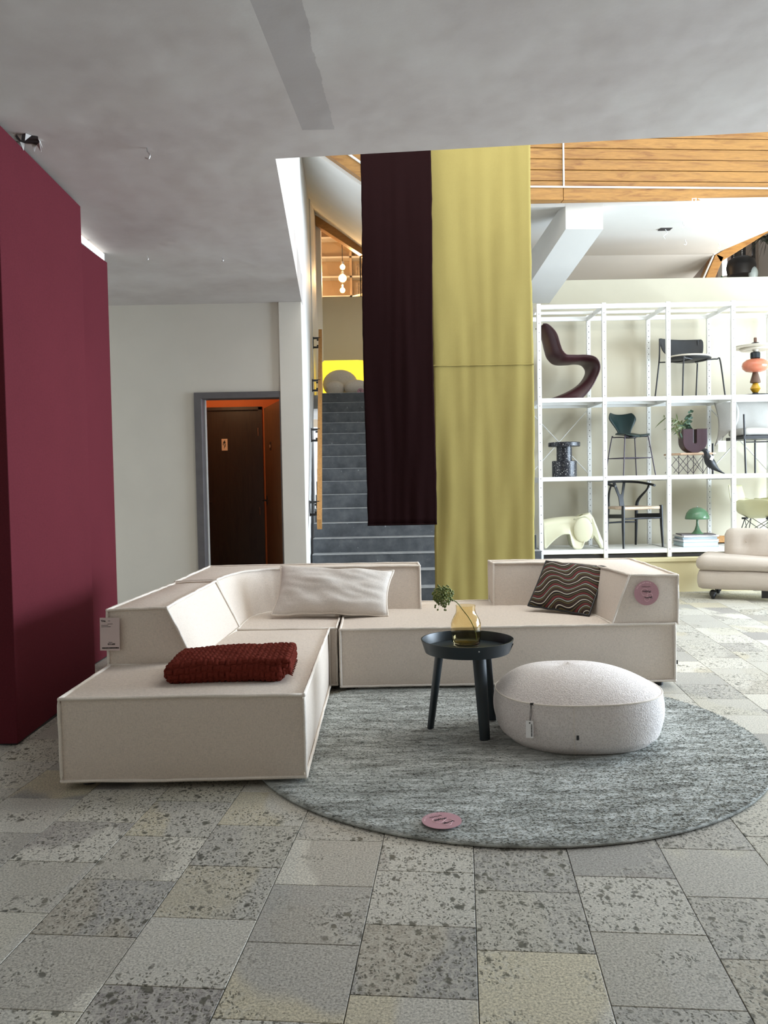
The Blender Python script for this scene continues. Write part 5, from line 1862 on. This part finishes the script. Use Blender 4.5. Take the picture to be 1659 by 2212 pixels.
# ---- lamp on a pile of books
lx = at(1503, 1157, 9.2).x
bz = LV[0] + .001
M['mint'] = paint('mint_enamel', (.10, .20, .11), .15, .04, 4, .0)
bdat = (('thick pale blue book at the bottom of the pile', .40, .29, .055, (.42, .52, .55), 0.02), ('grey white book second from the bottom of the pile', .41, .29, .028, (.62, .62, .63), .05), ('slate blue book below the loose magazines', .39, .28, .026, (.30, .36, .40), -.02), ('white paperback near the top of the pile', .42, .27, .018, (.74, .71, .67), .12), ('dark covered magazine on top of the pile under the lamp', .38, .26, .012, (.14, .12, .13), -.10))
for lab, w, d_, h, col, rz in bdat:
    b = thing('book', lab, 'book', (lx, 9.2, bz), rz, 'books under the mint lamp')
    cvr = paint('cover_%d' % int(bz * 1000), col, .5, .1, 20)
    MB().box(-w / 2, w / 2, -d_ / 2, d_ / 2, 0, h * .12).box(-w / 2, w / 2, -d_ / 2, d_ / 2, h * .88, h - .0005).box(-w / 2, -w / 2 + .003, -d_ / 2, d_ / 2, 0, h - .0005).build('cover', cvr, b)
    MB().box(-w / 2 + .003, w / 2 - .006, -d_ / 2 + .004, d_ / 2 - .006, h * .12, h * .88).build('pages', paint('pages_%d' % int(bz * 1000), tuple(min(1, c * 1.25 + .1) for c in col), .8, .05, 60), b)
    bz += h
ml = thing('mushroom_lamp', 'mint green mushroom shaped table lamp on the pile of books', 'lamp', (lx + .01, 9.18, bz + .0005))
MB().lathe([(.072, 0), (.07, .004), (.05, .015), (.03, .045), (.016, .09), (.012, .13), (.014, .17), (.018, .20)], 32).build('base', M['mint'], ml, smooth=60)
MB().lathe([(.132, .165), (.130, .19), (.115, .235), (.085, .272), (.045, .292), (.012, .298), (0, .298)], 40, close=False).build('shade', M['mint'], ml, smooth=180, solid=.003)
MB().lathe([(.004, .296), (.008, .304), (.005, .312), (0, .313)], 12).build('finial', M['steel'], ml)
wbd = thing('wooden_tray', 'narrow wooden tray edge behind the pile of books', 'tray', (at(1549, 1172, 9.45).x, 9.45, LV[0] + .001))
MB().box(-.12, .16, 0, .03, 0, .09).build('tray_side', M['rail_wood'], wbd)
MB().box(-.12, .16, 0, .12, 0, .012).build('tray_floor', M['rail_wood'], wbd)

# ---- pale shell armchair with wire base
sa = thing('shell_armchair', 'pale yellow shell armchair on a black wire base, bottom shelf', 'armchair', spot(1640, 0, 9.2), .9)
M['shell'] = paint('pale_shell', (.50, .48, .29), .4, .03, 4, .02)


def shell(u, v):
    # u: across from arm to arm, v: from front lip over seat up to the back
    a = 2 * u - 1
    zc = [(-.24, .30), (-.20, .325), (-.05, .305), (.10, .305), (.20, .36), (.27, .52), (.31, .68)]
    f = v * (len(zc) - 1)
    i = min(len(zc) - 2, int(f))
    q = f - i
    y = zc[i][0] * (1 - q) + zc[i + 1][0] * q
    z = zc[i][1] * (1 - q) + zc[i + 1][1] * q
    rise = .22 * abs(a) ** 3.2 * math.sin(PI * min(1, v * 1.15 + .06)) ** .6
    w = .30 + .02 * math.sin(PI * v) - .06 * max(0, v - .7) / .3
    return (w * a * (1 + .08 * abs(a) ** 4), y - .05 * abs(a) ** 2 * v, z + rise * (1 - .6 * max(0, v - .6) / .4))


MB().grid(shell, 41, 41).build('shell', M['shell'], sa, smooth=180, solid=.008)
cs = [(-.17, -.17), (.17, -.17), (.17, .15), (-.17, .15)]
for k in range(4):
    x, y = cs[k]
    x2, y2 = cs[(k + 1) % 4]
    MB().tube([(x * .8, y * .8, .30), (x * 1.3, y * 1.3, 0)], .005, 6).build('wire', M['black'], sa)
    MB().tube([(x * .8, y * .8, .30), (x2 * 1.15, y2 * 1.15, .08)], .004, 6).build('wire', M['black'], sa)
    MB().tube([(x * 1.15, y * 1.15, .08), (x2 * .8, y2 * .8, .30)], .004, 6).build('wire', M['black'], sa)
    MB().tube([(x * 1.0, y * 1.0, .17), (0, 0, .12)], .004, 6).build('wire', M['black'], sa)
    MB().lathe([(.035, .295), (.035, .315), (0, .315)], 12, (x * .8, y * .8, 0)).build('mount', M['black'], sa)
